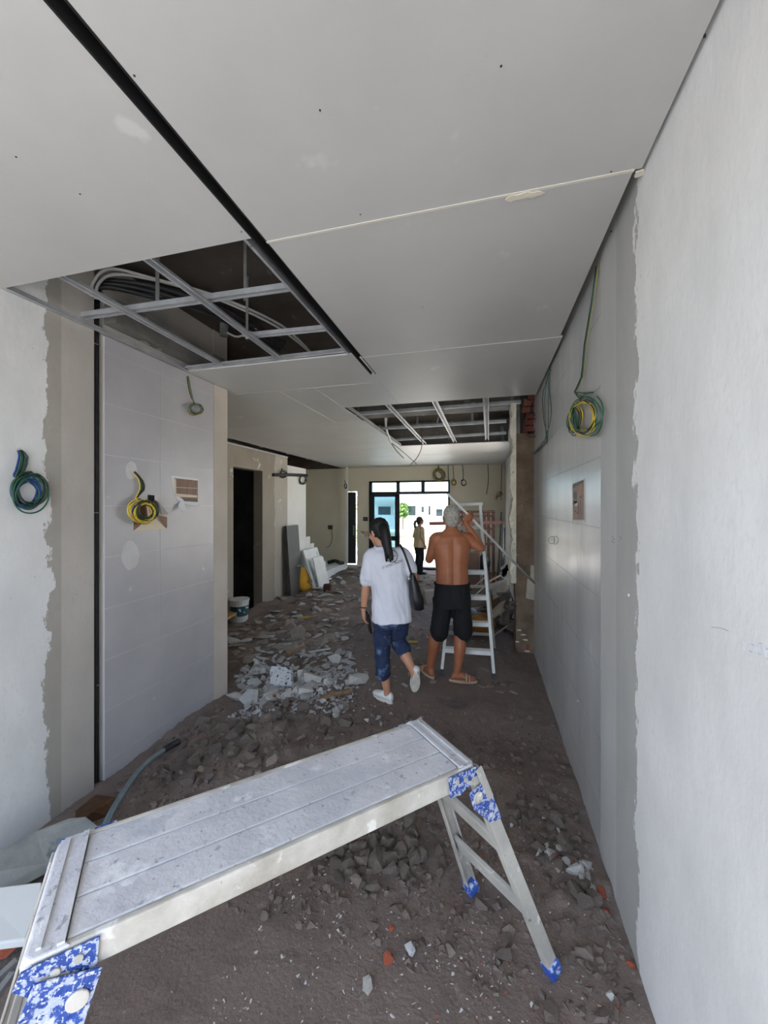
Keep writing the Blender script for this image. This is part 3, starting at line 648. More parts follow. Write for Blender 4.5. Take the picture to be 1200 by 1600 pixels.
hl = ((q[1] - q[0]).length + (q[2] - q[3]).length) / 4; hw = (abs((q[3] - q[0]).dot(vv)) + abs((q[2] - q[1]).dot(vv))) / 4
bn = thing('work_platform', (C.x, C.y, 0), 'plaster-smeared aluminium folding work platform in the foreground', 'work platform')
def L(a, b, z): return C + u * a + vv * b + V((0, 0, z))
rl = .016
for k in range(3):
    b0 = -hw + rl + k * (2*hw - 2*rl) / 3; b1 = -hw + rl + (k + 1) * (2*hw - 2*rl) / 3
    MB().obox(L(0, (b0 + b1)/2, -.0125), u * (hl - .062), vv * ((b1 - b0)/2 - .0016), V((0,0,.0125))).build('plank', m_alu, bn, bev=.003)
MB().obox(L(0, 0, -.022), u * (hl - .07), vv * (hw - .02), V((0,0,.006))).build('underside_tray', m_aluside, bn)
for s_ in (-1, 1):
    MB().obox(L(0, s_ * (hw - rl/2), -.031), u * (hl - .01), vv * (rl/2), V((0,0,.031))).build('side_rail', m_aluside, bn, bev=.004)
    # rounded end cap with a raised cross strip
    pr_ = [(0, 0), (-.058, 0), (-.058, -.045), (-.020, -.062), (.006, -.05), (.008, -.02)]
    e = MB(); n_ = []
    a0 = s_ * hl
    for bside in (-hw, -hw*.9, hw*.9, hw):
        ins = .014 if abs(bside) == hw else 0
        n_.append([L(a0 + s_ * (x - ins), bside, z + .003) for x, z in pr_])
    e.loft(n_); cap = e.build('end_cap', m_alu, bn, bev=.004)
    MB().obox(L(a0 - s_ * .055, 0, .005), u * .006, vv * (hw * .96), V((0,0,.003))).build('cap_rib', m_alu, cap)
    MB().obox(L(a0 - s_ * .02, 0, .005), u * .004, vv * (hw * .9), V((0,0,.003))).build('cap_rib', m_alu, cap)
feet = {}
feet[(1, 1)] = onZ(868, 1520, .02); feet[(1, -1)] = onZ(735, 1386, .02)
for s_ in (1, -1):
    f = L(-hl, s_ * hw, 0) - u * .20 + vv * (.05 if s_ > 0 else -.14); feet[(-1, s_)] = V((f.x, f.y, .0))
for (ea, s_), f in feet.items():
    top = L(ea * (hl - (.05 if s_ > 0 else .004)), s_ * (hw + .006), -.035)
    if ea == 1: top = L(hl - .006, s_ * (hw + .004), -.02)
    d = (f - top); lg = MB()
    lg.bar(top, f - d.normalized() * .03, .046, .006, side=u)                              # channel-shaped leg: web and two flanges
    sd_ = (u - d * (u.dot(d) / d.dot(d))).normalized(); nn = d.normalized().cross(sd_).normalized()
    inw = nn if nn.dot(vv) * s_ < 0 else -nn
    for k in (-1, 1): lg.bar(top + sd_ * .0205 * k + inw * .012, f - d.normalized() * .03 + sd_ * .0205 * k + inw * .012, .005, .026, side=sd_)
    leg = lg.build('leg', m_alule, bn, bev=.0015)
    MB().obox(f - d.normalized() * .018 + inw * .010, sd_ * .027, inw * .022, d.normalized() * .024).build('foot_cap', m_bluef, bn, bev=.005)
    # painted hinge: fixed plate on the rail, swinging plate on the leg
    out = -inw * .006
    hp = [L(ea * (hl - x), s_ * (hw + .0045), z) for x, z in ((.0, -.004), (.118, -.002), (.112, -.066), (.070, -.072), (.045, -.060), (.012, -.058), (-.012, -.032))]
    h = MB().prism(hp, vv * (.004 * s_)).build('hinge_plate', m_blue, bn, bev=.001)
    j = top + d.normalized() * .055
    dd = d.normalized()
    for x, z in ((.085, -.024), (.05, -.03), (.03, -.045)):
        c0 = L(ea * (hl - x), s_ * (hw + .0085), z); MB().cyl(c0, c0 + vv * (.004 * s_), .008, 10).build('rivet', m_alule, h, bev=.001)
    lp = [top + dd * .03 - sd_ * ea * .055, top + dd * .045 + sd_ * ea * .024, top + dd * .19 + sd_ * ea * .022, top + dd * .17 - sd_ * ea * .022, top + dd * .085 - sd_ * ea * .060]
    if ea < 0 and s_ > 0: lp = [top - dd * .005 + sd_ * .075, top - sd_ * .03, top + dd * .22 - sd_ * .05, top + dd * .22 + sd_ * .02, top + dd * .11 + sd_ * .075]
    h2 = MB().prism([p + vv * (.010 * s_) for p in lp], vv * (.004 * s_)).build('leg_hinge_plate', m_blue, bn, bev=.001)
    c0 = (top + dd * .062 - sd_ * ea * .032 if not (ea < 0 and s_ > 0) else top + dd * .04 + sd_ * .05) + vv * (.014 * s_); MB().cyl(c0, c0 + vv * (.005 * s_), .019, 14).build('pivot_pin', m_aluside, h2, bev=.002)
    if ea > 0: MB().bar(top - dd * .01 + vv * (.012 * s_) + sd_ * ea * .012, top + dd * .105 + vv * (.012 * s_) + sd_ * ea * .012, .026, .006, side=sd_).build('link_arm', m_alule, h2, bev=.002)
for ea in (1, -1):
    A, B = feet[(ea, 1)], feet[(ea, -1)]; ta, tb = L(ea * (hl - .01), hw, -.02), L(ea * (hl - .01), -hw, -.02)
    for fa in (.38, .70):
        p, q_ = ta.lerp(A, fa), tb.lerp(B, fa)
        MB().bar(p, q_, .068, .018, side=(A - ta)).build('cross_bar', m_alule, bn, bev=.003)

# ------------------------------------------------------------------ stepladder
m_lad = mat('paint_splashed_ladder', (232,232,228), .5, (216,216,212), 8, world=True, spots=((30, .68, .03, (120,116,108)),))
fl_, fr_ = onZ(690, 1053, .0), onZ(772, 1060, .0); tr, tl_ = onY(750, 787, 4.14), onY(716, 789, 4.11)
ld = thing('stepladder', ((fl_.x + fr_.x)/2, (fl_.y + fr_.y)/2 + .2, 0), 'white paint-splashed stepladder in front of the shirtless worker', 'ladder')
ax = (fr_ - fl_).normalized()
for a, b in ((fl_, tl_), (fr_, tr)):
    r_ = MB(); r_.bar(a, b, .028, .055, side=ax); r_.build('front_rail', m_lad, ld, bev=.003)
    MB().bar(a - (b - a).normalized() * .004, a + (b - a).normalized() * .05, .034, .062, side=ax).build('rubber_foot', mat('dark_rubber', (60,62,64), .8), ld)
for k, py in enumerate((1022, 981, 941, 901, 862, 826)):
    f = (1060 - py) / (1060 - 787); f = f * (1 + .05 * (1 - f))
    p, q_ = fl_.lerp(tl_, f), fr_.lerp(tr, f)
    sp_ = MB(); sp_.bar(p + V((0,.01,0)), q_ + V((0,.01,0)), .075, .006); sp_.bar(p + V((0,-.026,-.018)), q_ + V((0,-.026,-.018)), .005, .036, side=(0,1,0)); sp_.bar(p + V((0,.046,-.014)), q_ + V((0,.046,-.014)), .005, .028, side=(0,1,0))
    sp_.build('step', m_lad, ld)
rf, rfl = onZ(773, 1012, .0), onZ(693, 1008, .0)
for a, b in ((rf, tr), (rfl, tl_)): MB().bar(a, b + V((0,.06,-.02)), .024, .04, side=ax).build('rear_rail', m_alule, ld, bev=.002)
for f in (.10, .45, .75): MB().bar(rfl.lerp(tl_, f), rf.lerp(tr, f), .02, .03).build('rear_brace', m_alule, ld)
tp_ = MB(); tp_.bar(tl_ + V((-.02, .03, 0)), tr + V((.02, .03, 0)), .13, .03); tp_.build('top_cap', m_lad, ld, bev=.004)

# pole in the worker's hand
pa, pb = onY(700, 772, 3.60), onX(835, 911, XR - .012)
tag(MB().tube([pa, pb], .0125, 12).build('metal_pole', mat('pale_metal_pole', (224,225,222), .4, (210,212,208), 4), smooth=True), 'long pale metal pole held by the shirtless worker', 'pole')

# ------------------------------------------------------------------ rubble
random.seed(11)
def hull(rx, ry, rz, n=12, cuts=True):
    bm = bmesh.new()
    for k in range(n):
        d = V((R(-1,1), R(-1,1), R(-1,1)))
        m_ = max(abs(d.x), abs(d.y), abs(d.z)); d = d / (m_ * .55 + d.length * .45)
        bm.verts.new((d.x * rx, d.y * ry, d.z * rz))
    r_ = bmesh.ops.convex_hull(bm, input=bm.verts[:])
    bmesh.ops.delete(bm, geom=[g_ for g_ in r_['geom_interior'] if isinstance(g_, bmesh.types.BMVert)], context='VERTS')
    vs = [v_.co.copy() for v_ in bm.verts]; bm.verts.index_update(); fs = [tuple(v_.index for v_ in f.verts) for f in bm.faces]; bm.free()
    z = min(p.z for p in vs); return [p - V((0,0,z)) for p in vs], fs
def stone_mesh(nm, rx, ry, rz, m_, n=12):
    vs, fs = hull(rx, ry, rz, n); me = bpy.data.meshes.new(nm); me.from_pydata(vs, [], fs); me.update(); me.materials.append(m_); return me
m_cgrey = mat('broken_concrete', (184,183,179), .95, (150,148,144), 7, .35, .65, bump=.5, bscale=30, spots=((30, .68, .03, (96,92,88)),))
m_cpale = mat('pale_plaster_chunk', (200,198,192), .95, (176,173,166), 9, bump=.4, bscale=30, spots=((40, .68, .03, (110,104,98)),))
m_cdark = mat('soil_coated_clod', (122,110,101), .95, (98,88,80), 9, .35, .65, bump=.6, bscale=40)
m_cbrown = mat('dusty_brown_fragment', (158,147,133), .95, (128,118,107), 8, bump=.5, bscale=30)
m_terra = mat('terracotta_piece', (168,88,62), .9, (140,68,48), 9, bump=.4, bscale=40, spots=((25, .66, .05, (190,160,140)),))
m_speck = mat('speckled_screed', (196,198,200), .9, (176,178,180), 6, bump=.4, bscale=40, spots=((42, .58, .02, (60,58,56)),))
m_wood = mat('old_timber', (150,122,92), .85, (118,92,66), 6, stretch=(1, 8, 8), bump=.3, bscale=30)
PROTO = {}
for kind, mm in (('slab', m_cgrey), ('pale', m_cpale), ('clod', m_cdark), ('flake', m_cbrown), ('gflake', m_cgrey)):
    PROTO[kind] = []
    for k in range(7):
        sh = {'slab': (1, R(.55,.9), R(.16,.34)), 'pale': (1, R(.5,.9), R(.22,.5)), 'clod': (1, R(.7,1), R(.45,.8)), 'flake': (1, R(.45,.85), R(.10,.2)), 'gflake': (1, R(.4,.8), R(.10,.2))}[kind]
        PROTO[kind].append(stone_mesh('rubble_' + kind, *sh, mm, 11 if kind != 'clod' else 14))
def ground(px, py):
    z = 0
    for _ in range(6):
        p = onZ(px, py, z); z = zfloor(p.x, p.y)
    return V((p.x, p.y, z))
def place(nm, me, px, py, size, label, cat, group=None, tilt=.35, sink=.3, rz=None):
    p = ground(px, py); h = max(v_.co.z for v_ in me.vertices) * size
    o_ = bpy.data.objects.new(nm, me); COL.objects.link(o_)
    o_.location = p - V((0, 0, h * sink)); o_.scale = (size,) * 3
    o_.rotation_euler = (R(-tilt, tilt), R(-tilt, tilt), R(0, 6.28) if rz is None else rz); WORLD[o_.name] = p
    return tag(o_, label, cat, group)
# the pale heap beside the end of the left wall: packed pieces, biggest in front
def in_poly(x, y, P):
    c_ = False; j_ = len(P) - 1
    for i in range(len(P)):
        if (P[i][1] > y) != (P[j_][1] > y) and x < (P[j_][0]-P[i][0]) * (y-P[i][1]) / (P[j_][1]-P[i][1]) + P[i][0]: c_ = not c_
        j_ = i
    return c_
def scatter(poly, n, sizes, kinds, nm, label, group, mind=6, tilt=.35, sink=.3):
    xs = [p[0] for p in poly]; ys_ = [p[1] for p in poly]; got = []; tries = 0
    while len(got) < n and tries < n * 60:
        tries += 1; x, y = R(min(xs), max(xs)), R(min(ys_), max(ys_))
        if not in_poly(x, y, poly) or any((x-a)**2 + (2*(y-b))**2 < mind*mind for a, b in got): continue
        p = ground(x, y)
        if p.x < XL + .1 and p.y < 3.35 or p.x > XR - .06: continue
        got.append((x, y)); s_ = R(*sizes) * (1.35 if random.random() < .15 else 1)
        kd = random.choice(kinds); word = {'slab': 'thick slab-like', 'pale': 'chunky pale', 'clod': 'rounded', 'flake': 'thin brown', 'gflake': 'thin grey'}[kd]
        place(nm, random.choice(PROTO[kd]), x, y, s_, word + ' ' + label, 'rubble', word + ' pieces, ' + group, tilt, sink)
heap = [(362,1100),(368,1060),(395,1035),(440,1020),(500,1012),(545,1018),(556,1035),(540,1060),(500,1075),(470,1095),(420,1102)]
scatter(heap, 120, (.035, .085), ('slab','slab','pale','gflake'), 'concrete_chunk', 'broken concrete piece in the heap beside the left wall end', 'pale rubble heap', 8, .5, .15)
scatter(heap, 60, (.025, .05), ('pale','gflake'), 'plaster_lump', 'small plaster lump filling the heap beside the left wall end', 'small pieces of the pale rubble heap', 5, .6, .0)
fan = [(360,1000),(375,975),(420,955),(500,940),(548,960),(552,985),(535,1005),(470,1012),(400,1030),(360,1040)]
scatter(fan, 110, (.05, .13), ('flake','flake','gflake'), 'plaster_flake', 'dusty plaster fragment spread behind the pale rubble heap', 'plaster fragments behind the heap', 9, .3, .2)
farp = [(420,940),(520,905),(560,890),(640,892),(690,900),(640,925),(560,945),(470,945)]
scatter(farp, 90, (.06, .16), ('flake','gflake'), 'plaster_flake', 'plaster fragment on the far floor towards the front door', 'plaster fragments on the far floor', 8, .3, .2)
scatter([(290,1150),(350,1105),(430,1100),(520,1095),(560,1110),(530,1150),(450,1190),(380,1215),(300,1240),(250,1215)], 62, (.025, .065), ('clod','clod','flake'), 'soil_clod', 'dark soil-coated clod between the left wall and the platform', 'dark clods behind the platform', 12, .4, .25)
scatter([(470,1330),(560,1290),(660,1265),(690,1300),(700,1370),(640,1400),(560,1385),(480,1365)], 60, (.018, .042), ('clod',), 'soil_clod', 'dark soil-coated clod under the work platform', 'dark clods under the platform', 12, .4, .25)
scatter([(790,1230),(850,1250),(900,1300),(930,1380),(950,1440),(900,1400),(840,1340),(800,1290)], 45, (.015, .04), ('clod','clod','pale'), 'soil_clod', 'dusty clod on the ground beside the right wall', 'clods beside the right wall', 12, .4, .25)
def special(nm, verts2d, thick, m_, label, cat='rubble', lift=.0, lean=1.0):
    """a broken piece with its own outline, propped on the rubble and leaning away from the front"""
    x0_, y0_ = max(verts2d, key=lambda t_: t_[1]); g0 = ground(x0_, y0_); g0.z += lift
    n_ = V((0, -1, lean)).normalized(); P = []
    for x, y in verts2d:
        r_ = ray(x, y); o0 = V((0, 0, HC)); P.append(o0 + r_ * ((g0 - o0).dot(n_) / r_.dot(n_)))
    return tag(MB().prism(P, -n_ * thick).build(nm, m_, bev=.006), label, cat)
special('screed_slab', ((421,1048),(424,1040),(455,1043),(456,1072),(422,1070)), .05, m_speck, 'square pale screed slab with black specks on the heap', lift=.05)
special('concrete_slab', ((372,1092),(388,1075),(404,1078),(402,1096),(384,1104)), .035, m_cgrey, 'big grey slab at the left foot of the heap', lift=.02)
special('concrete_slab', ((386,1062),(402,1058),(409,1066),(400,1073),(387,1072)), .03, m_cgrey, 'flat five-sided grey slab left of the speckled slab', lift=.05)
special('concrete_slab', ((511,1026),(524,1021),(533,1025),(530,1036),(520,1037)), .03, m_cpale, 'rounded pale slab at the back right of the heap', lift=.03)
special('plaster_sheet', ((452,985),(470,975),(478,985),(470,998),(456,1002)), .02, m_cbrown, 'large flat dusty plaster sheet behind the heap', lift=.015)
special('plaster_sheet', ((470,978),(485,975),(492,985),(480,988)), .02, m_cbrown, 'tilted plaster sheet beside the large flat one', lift=.03)
place('pale_boulder', stone_mesh('pale_boulder', 1, .55, .45, m_cpale, 16), 559, 1066, .115, 'long pale stone lying alone beside the heap', 'rubble', None, .1, .15, .9)
place('terracotta_shard', stone_mesh('terracotta_shard', 1, .45, .3, m_terra, 12), 434, 1092, .075, 'reddish terracotta shard at the front of the heap', 'rubble', None, .2, 0, .1)
place('pale_stone', stone_mesh('pale_stone', 1, .8, .8, m_cpale, 14), 462, 1087, .045, 'small white stone at the front of the heap', 'rubble', None, .2, 0, .1)
def stick(a, b, r0, label, m_=m_wood, lift=.03, nm='timber_stick'):
    p, q_ = ground(*a), ground(*b); return tag(MB().bar(p + V((0,0,lift)), q_ + V((0,0,lift)), r0 * 2, r0 * 1.3).build(nm, m_, bev=.004), label, 'timber')
stick((448, 1036), (476, 1022), .02, 'short round timber stick on top of the heap', lift=.09); stick((501, 1092), (547, 1084), .022, 'flat timber offcut lying in front of the heap')
stick((483, 1027), (517, 1021), .012, 'thin pale batten at the back of the heap', m_cpale, .06)
place('yellow_scrap', stone_mesh('yellow_scrap', 1, .5, .12, mat('yellow_scrap', (190,160,62), .8, (150,124,52), 6), 10), 476, 967, .15, 'faded yellow scrap among the plaster fragments', 'scrap', None, .1, .1, .2)
# foreground bits
for (px, py, s_, m_, lab) in ((608, 1502, .020, m_terra, 'red brick crumb left of the white pebble in the foreground'), (605, 1522, .0, m_terra, ''), (940, 1398, .020, m_terra, 'largest red brick crumb beside the right wall'), (948, 1427, .013, m_terra, 'small red brick crumb below the largest one by the right wall'),
                              (868, 1338, .012, m_terra, 'red brick crumb on the ground right of the platform leg'), (985, 1512, .013, m_terra, 'red brick crumb near the bottom of the right wall'), (611, 1452, .011, m_terra, 'tiny red brick crumb above the white pebble'),
                              (641, 1485, .018, mat('white_pebble', (214,214,212), .9, (150,150,150), 30), 'white lumpy pebble in the foreground'), (576, 1545, .020, m_cpale, 'flat pale stone at the bottom of the foreground'), (855, 1587, .026, m_cdark, 'round dark stone at the bottom edge'),
                              (953, 1556, .012, m_cpale, 'small pale stone near the bottom right'), (910, 1378, .018, m_cgrey, 'grey stone beside the red crumbs at the right wall'), (630, 1355, .026, m_cdark, 'round dark stone under the work platform edge')):
    if s_: place('brick_crumb' if m_ is m_terra else 'stone', stone_mesh('stone', 1, .75, .6, m_, 14), px, py, s_ * 1.25, lab, 'brick piece' if m_ is m_terra else 'stone', None, .3, .1)
# uncountable gravel and white paint chips
def stuffmesh(n, region, size, nm, m_, label, flat=False):
    b = MB(); protos = [hull(1, R(.6,.9), (R(.10,.2) if flat else R(.4,.8)), 8) for _ in range(8)]
    for _ in range(n):
        x, y = region()
        s_ = R(*size) * (1 if random.random() < .85 else 1.8); a_ = R(0, 6.28); ca, sa = math.cos(a_), math.sin(a_); vs, fs = random.choice(protos); z = zfloor(x, y) - s_ * (.05 if flat else .2)
        st_ = R(.35, 1) if flat else 1
        b.add([(x + (p.x*ca - p.y*st_*sa) * s_, y + (p.x*sa + p.y*st_*ca) * s_, z + p.z * s_) for p in vs], fs)
    o_ = b.build(nm, m_); o_['kind'] = 'stuff'; o_['label'] = label; o_['category'] = 'gravel'; return o_
stuffmesh(2600, lambda: (R(-2.35, XR - .04), min(R(1.35, 3.2), R(1.35, 4.4))), (.006, .020), 'gravel', m_cdark, 'loose dark gravel and crumbs over the dug floor')
stuffmesh(1300, lambda: (R(-3.85, .3), R(3.5, 10.5)), (.012, .045), 'plaster_crumbs', m_cbrown, 'plaster crumbs over the far floor', True)
stuffmesh(900, lambda: (R(-1.6, -.7) if random.random() < .1 else R(-2.1, -1.1), R(2.75, 3.6)), (.008, .022), 'heap_crumbs', m_cgrey, 'fine grey crumbs in the rubble heap')
def chipreg():
    while True:
        x, y = R(-.9, XR - .03), R(.85, 2.1)
        if random.random() < .55 or (x < .1 and y < 1.5): return x, y
stuffmesh(1000, chipreg, (.0018, .0065), 'paint_chips', mat('white_chips', (206,204,198), .9), 'white paint chips sprinkled over the foreground soil', True)
stuffmesh(150, lambda: (R(-.2, XR - .03), R(1.2, 2.6)), (.002, .006), 'brick_dust', m_terra, 'tiny red brick specks in the soil near the right wall')

# ------------------------------------------------------------------ left foreground: slab, board, bricks, hose
def slabq(nm, pts, thick, m_, label, cat, bev=.006):
    P = [onZ(x, y, z) for x, y, z in pts]; return tag(MB().prism(P, (0, 0, -thick)).build(nm, m_, bev=bev), label, cat)
slabq('concrete_plank', ((-60, 1370, .02), (0, 1328, .02), (55, 1298, .02), (108, 1278, .02), (134, 1275, .02), (156, 1292, .0), (120, 1330, -.02), (70, 1350, -.04), (20, 1376, -.05), (-60, 1410, -.05)), .05, mat('grey_green_concrete', (150,150,144), .9, (120,124,122), 5, bump=.4, bscale=25, world=True, spots=((6, .62, .06, (98,106,112)),)), 'long grey concrete plank lying along the left wall', 'concrete plank')
slabq('white_board', ((-40, 1390, .05), (66, 1377, .06), (64, 1400, .05), (40, 1468, .02), (-40, 1478, .02)), .03, m_white, 'clean white board lying behind the near platform legs', 'board')
place('stone', stone_mesh('stone', 1, .8, .6, m_cgrey, 16), 55, 1356, .085, 'blue grey concrete lump on the long grey plank', 'stone', None, .2, -.6)
place('stone', stone_mesh('stone', 1, .7, .6, m_cbrown, 14), 12, 1372, .08, 'brown stone at the left edge beside the grey plank', 'stone', None, .2, 0)
place('stone', stone_mesh('stone', 1, .6, .6, m_cdark, 14), 42, 1378, .07, 'dark stone between the grey plank and the white board', 'stone', None, .2, 0)
place('rusty_lump', stone_mesh('rusty_lump', 1, .8, .5, mat('rust_brown', (96,66,40), .9, (70,48,30), 8, bump=.5, bscale=30), 16), 152, 1272, .11, 'rusty brown lump beside the grey hose', 'scrap', None, .2, .2)
bk = place('red_brick', stone_mesh('red_brick', 1, .6, .45, m_terra, 12), 18, 1492, .07, 'broken red brick at the left edge behind the platform leg', 'brick', None, .1, -.4)
for k, (a, b) in enumerate((((-20, 1545), (26, 1502)), ((-20, 1575), (20, 1522)))):
    p, q_ = onZ(*a, .05), onZ(*b, .06); tag(MB().bar(p, q_, .02, .02).build('metal_strip', m_galvd), ('grey metal strip below the broken red brick', 'second metal strip at the bottom left edge')[k], 'metal strip')
hz = thing('hose', ground(215, 1210), 'grey green plastic hose with black end by left wall', 'hose')
P = [onZ(x, y, z) for x, y, z in ((160, 1300, -.02), (170, 1278, .0), (188, 1246, .0), (213, 1210, -.03), (236, 1187, -.08), (256, 1172, -.11))]
MB().tube(smooth_path(P), .018, 10).build('hose_pipe', mat('grey_green_pvc', (112,128,132), .35, (86,100,104), 6, world=True), hz, smooth=True)
MB().tube(smooth_path([P[-1], onZ(266, 1166, -.11), onZ(279, 1159, -.12)]), .023, 10).build('black_end', m_blackc, hz, smooth=True)

# ------------------------------------------------------------------ things along the far left
pn = thing('door_panel', onX(460, 937, -4.12), 'dark grey door panel standing against the white stair wall', 'door panel')
y0, y1 = onX(451, 880, -4.12).y, onX(469, 880, -4.12).y; zb_ = zfloor(-4.1, y0); zt_ = onX(451, 822, -4.12).z
MB().add([(-4.06,y0,zb_),(-4.06,y1,zb_),(-4.17,y1,zt_),(-4.17,y0,zt_),(-4.11,y0,zb_),(-4.11,y1,zb_),(-4.22,y1,zt_),(-4.22,y0,zt_)], [(0,1,2,3),(7,6,5,4),(0,4,5,1),(1,5,6,2),(2,6,7,3),(3,7,4,0)]).build('leaf', mat('dark_grey_laminate', (72,72,70), .5, (64,64,62), 3), pn)
MB().box(-4.10, -4.05, (y0+y1)/2, (y0+y1)/2 + .2, .28, .30).build('handle', mat('steel_pull', (120,118,114), .4), pn)
sk = thing('cement_sack', ground(478, 922), 'yellow sack slumped beside the dark grey panel', 'sack')
c = ground(478, 922); up = MB(); rings = []
for i, (s_, z) in enumerate(((.16, 0), (.21, .08), (.19, .22), (.16, .36), (.13, .46), (.10, .52))):
    rings.append([c + V((-.02 - .22 * z + s_ * .8 * math.cos(a_) * (1 + .1 * math.sin(3*a_)), s_ * 1.1 * math.sin(a_), z)) for a_ in (k * 2*math.pi/14 for k in range(14))])
sack = up.loft(rings).build('bag', mat('yellow_woven_sack', (206,158,42), .8, (176,132,36), 5, bump=.4, bscale=50), sk, smooth=True)
MB().obox(c + V((.14, -.04, .22)), (-.012, .0, .045), (0, .05, 0), (.006, 0, .002)).build('print', mat('sack_print', (70,72,92), .8, (180,160,120), 20), sack)
m_frm = mat('white_lacquer', (220,222,220), .5, (208,210,208), 4)
def leanframe(a, b, lab, solid, dz):
    y0, y1 = onX(a[0], a[1], -3.95).y, onX(b[0], b[1], -3.95).y
    t_ = thing('window_shutter', V((-3.9, (y0+y1)/2, zfloor(-3.9, y0))), lab, 'shutter'); z0_, z1_ = zfloor(-3.9, y0) + .0, dz
    def pt(y, z): return V((-3.80 - .30 * (z - z0_) / (z1_ - z0_), y, z))
    def strip(ya, yb, za, zb2, nm, th=.04, rec=0): MB().prism([pt(ya, za), pt(yb, za), pt(yb, zb2), pt(ya, zb2)], (-th, 0, 0)).build(nm, m_frm, t_)
    strip(y0, y0 + .09, z0_, z1_, 'stile'); strip(y1 - .09, y1, z0_, z1_, 'stile'); strip(y0 + .09, y1 - .09, z1_ - .1, z1_, 'rail'); strip(y0 + .09, y1 - .09, z0_, z0_ + .1, 'rail')
    if solid: MB().prism([pt(y0 + .09, z0_ + .1) + V((-.015,0,0)), pt(y1 - .09, z0_ + .1) + V((-.015,0,0)), pt(y1 - .09, z1_ - .1) + V((-.015,0,0)), pt(y0 + .09, z1_ - .1) + V((-.015,0,0))], (-.015, 0, 0)).build('panel', m_frm, t_)
    return t_
leanframe((483, 880), (504, 880), 'tall white shutter frame leaning against the stair wall', True, onX(490, 858, -4.0).z)
p = [V((-3.72, 8.25, zfloor(-3.7, 8.3))), V((-3.66, 8.72, zfloor(-3.7, 8.3))), V((-3.80, 8.62, .42)), V((-3.86, 8.2, .44))]
tag(MB().prism(p, (-.03, .0, 0)).build('white_board', m_frm), 'white board leaning in front of the tall shutter frame', 'board')
p, q_ = ground(487, 921) + V((0,0,.04)), ground(517, 906) + V((0,0,.06)); tag(MB().bar(p, q_, .05, .02).build('white_batten', mat('bright_white_batten', (232,234,238), .4)), 'bright white batten lying in front of the yellow sack', 'batten')
p = ground(512, 922); tag(MB().box(p.x - .08, p.x + .08, p.y - .06, p.y + .06, p.z - .02, p.z + .15).build('wood_block', mat('dark_brown_block', (84,54,40), .8), bev=.01), 'small dark brown block on the floor by the batten', 'block')
p = V((-4.1, 10.2, -.02)); tag(MB().tube(smooth_path([p + V((-.25,0,.04)), p + V((-.05,.05,.09)), p + V((.12,-.05,.07)), p + V((.2,.1,.04))]), [.05]*18 + [.03], 8).build('dark_cloth', m_wblack), 'dark bundle lying on the white stair landing', 'bundle')
bp = onZ(374, 968, -.30); bp.z = zfloor(-4.05, 5.7)
bkt = thing('bucket', bp, 'white paint bucket with blue green label in the doorway', 'bucket')
MB().tube([bp, bp + V((0,0,.36))], [.135, .16], 20).build('pail', mat('white_plastic', (206,208,204), .5, (180,182,178), 6), bkt, smooth=False)
MB().tube([bp + V((0,0,.10)), bp + V((0,0,.27))], [.1425, .1545], 20).build('label_band', mat('bucket_print', (36,72,86), .5, (196,202,198), 11, .52, .56), bkt)
MB().tube([bp + V((0,0,.345)), bp + V((0,0,.375))], [.168, .168], 20).build('rim', MATS['white_plastic'], bkt)
p = onZ(357, 966, -.22); tag(MB().obox(p + V((0,0,.06)), (.10, 0, .0), (0, .3, .03), (.0, 0, .02)).build('timber_plank', mat('yellow_timber', (186,154,92), .8, (160,128,72), 5, stretch=(6,1,6))), 'yellowish timber plank poking out behind the left wall end', 'timber')

# ------------------------------------------------------------------ junk behind the ladder
m_ply = mat('dusty_board', (170,162,146), .85, (142,132,116), 6, bump=.3, bscale=20); m_bbrown = mat('brown_board', (112,90,66), .85, (86,68,50), 6, stretch=(1,6,1))
def sheet(nm, pts, th, m_, lab, cat): return tag(MB().prism([onY(x, y, d) for x, y, d in pts], (0.008, th, .01)).build(nm, m_), lab, cat)
sheet('broken_board', ((762, 915, 5.2), (793, 905, 5.2), (794, 921, 5.1), (784, 930, 5.05), (771, 937, 5.0), (767, 921, 5.1)), .025, m_ply, 'torn pale board tilted beside the wall stump', 'board')
sheet('broken_board', ((766, 957, 5.0), (787, 936, 5.1), (790, 938, 5.1), (783, 957, 5.0), (768, 970, 4.95)), .02, m_ply, 'narrow torn board below the tilted pale one', 'board')
sheet('brown_board', ((760, 925, 5.5), (795, 916, 5.4), (795, 960, 5.3), (760, 975, 5.3)), .02, m_bbrown, 'brown board leaning behind the torn pale boards', 'board')
sheet('grey_board', ((735, 925, 5.4), (764, 908, 5.4), (766, 945, 5.3), (735, 950, 5.3)), .02, mat('grey_board', (128,120,108), .85, (104,96,86), 5), 'dusty grey board seen between the ladder rungs', 'board')
sheet('grey_board', ((784, 960, 5.1), (795, 948, 5.1), (796, 975, 5.0), (786, 976, 5.0)), .02, mat('dark_board', (92,84,76), .85), 'dark board leaning on the foot of the stump', 'board')
for k, (a, b, d0, d1, r_, m_, lab) in enumerate((((738, 934), (762, 912), 5.0, 5.4, .008, m_ply, 'thin pale batten crossing behind the ladder'), ((760, 911), (793, 893), 5.3, 5.6, .014, m_wood, 'timber batten resting on the torn pale board'),
                                                 ((771, 993), (793, 978), 4.8, 5.0, .010, m_ply, 'thin batten low beside the wall stump'), ((737, 920), (760, 900), 5.3, 5.6, .012, m_wood, 'timber batten lying behind the upper ladder rungs'))):
    tag(MB().tube([onY(*a, d0), onY(*b, d1)], r_, 6).build('batten', m_), lab, 'batten')
c = onY(750, 975, 5.0); z_ = zfloor(c.x, c.y)
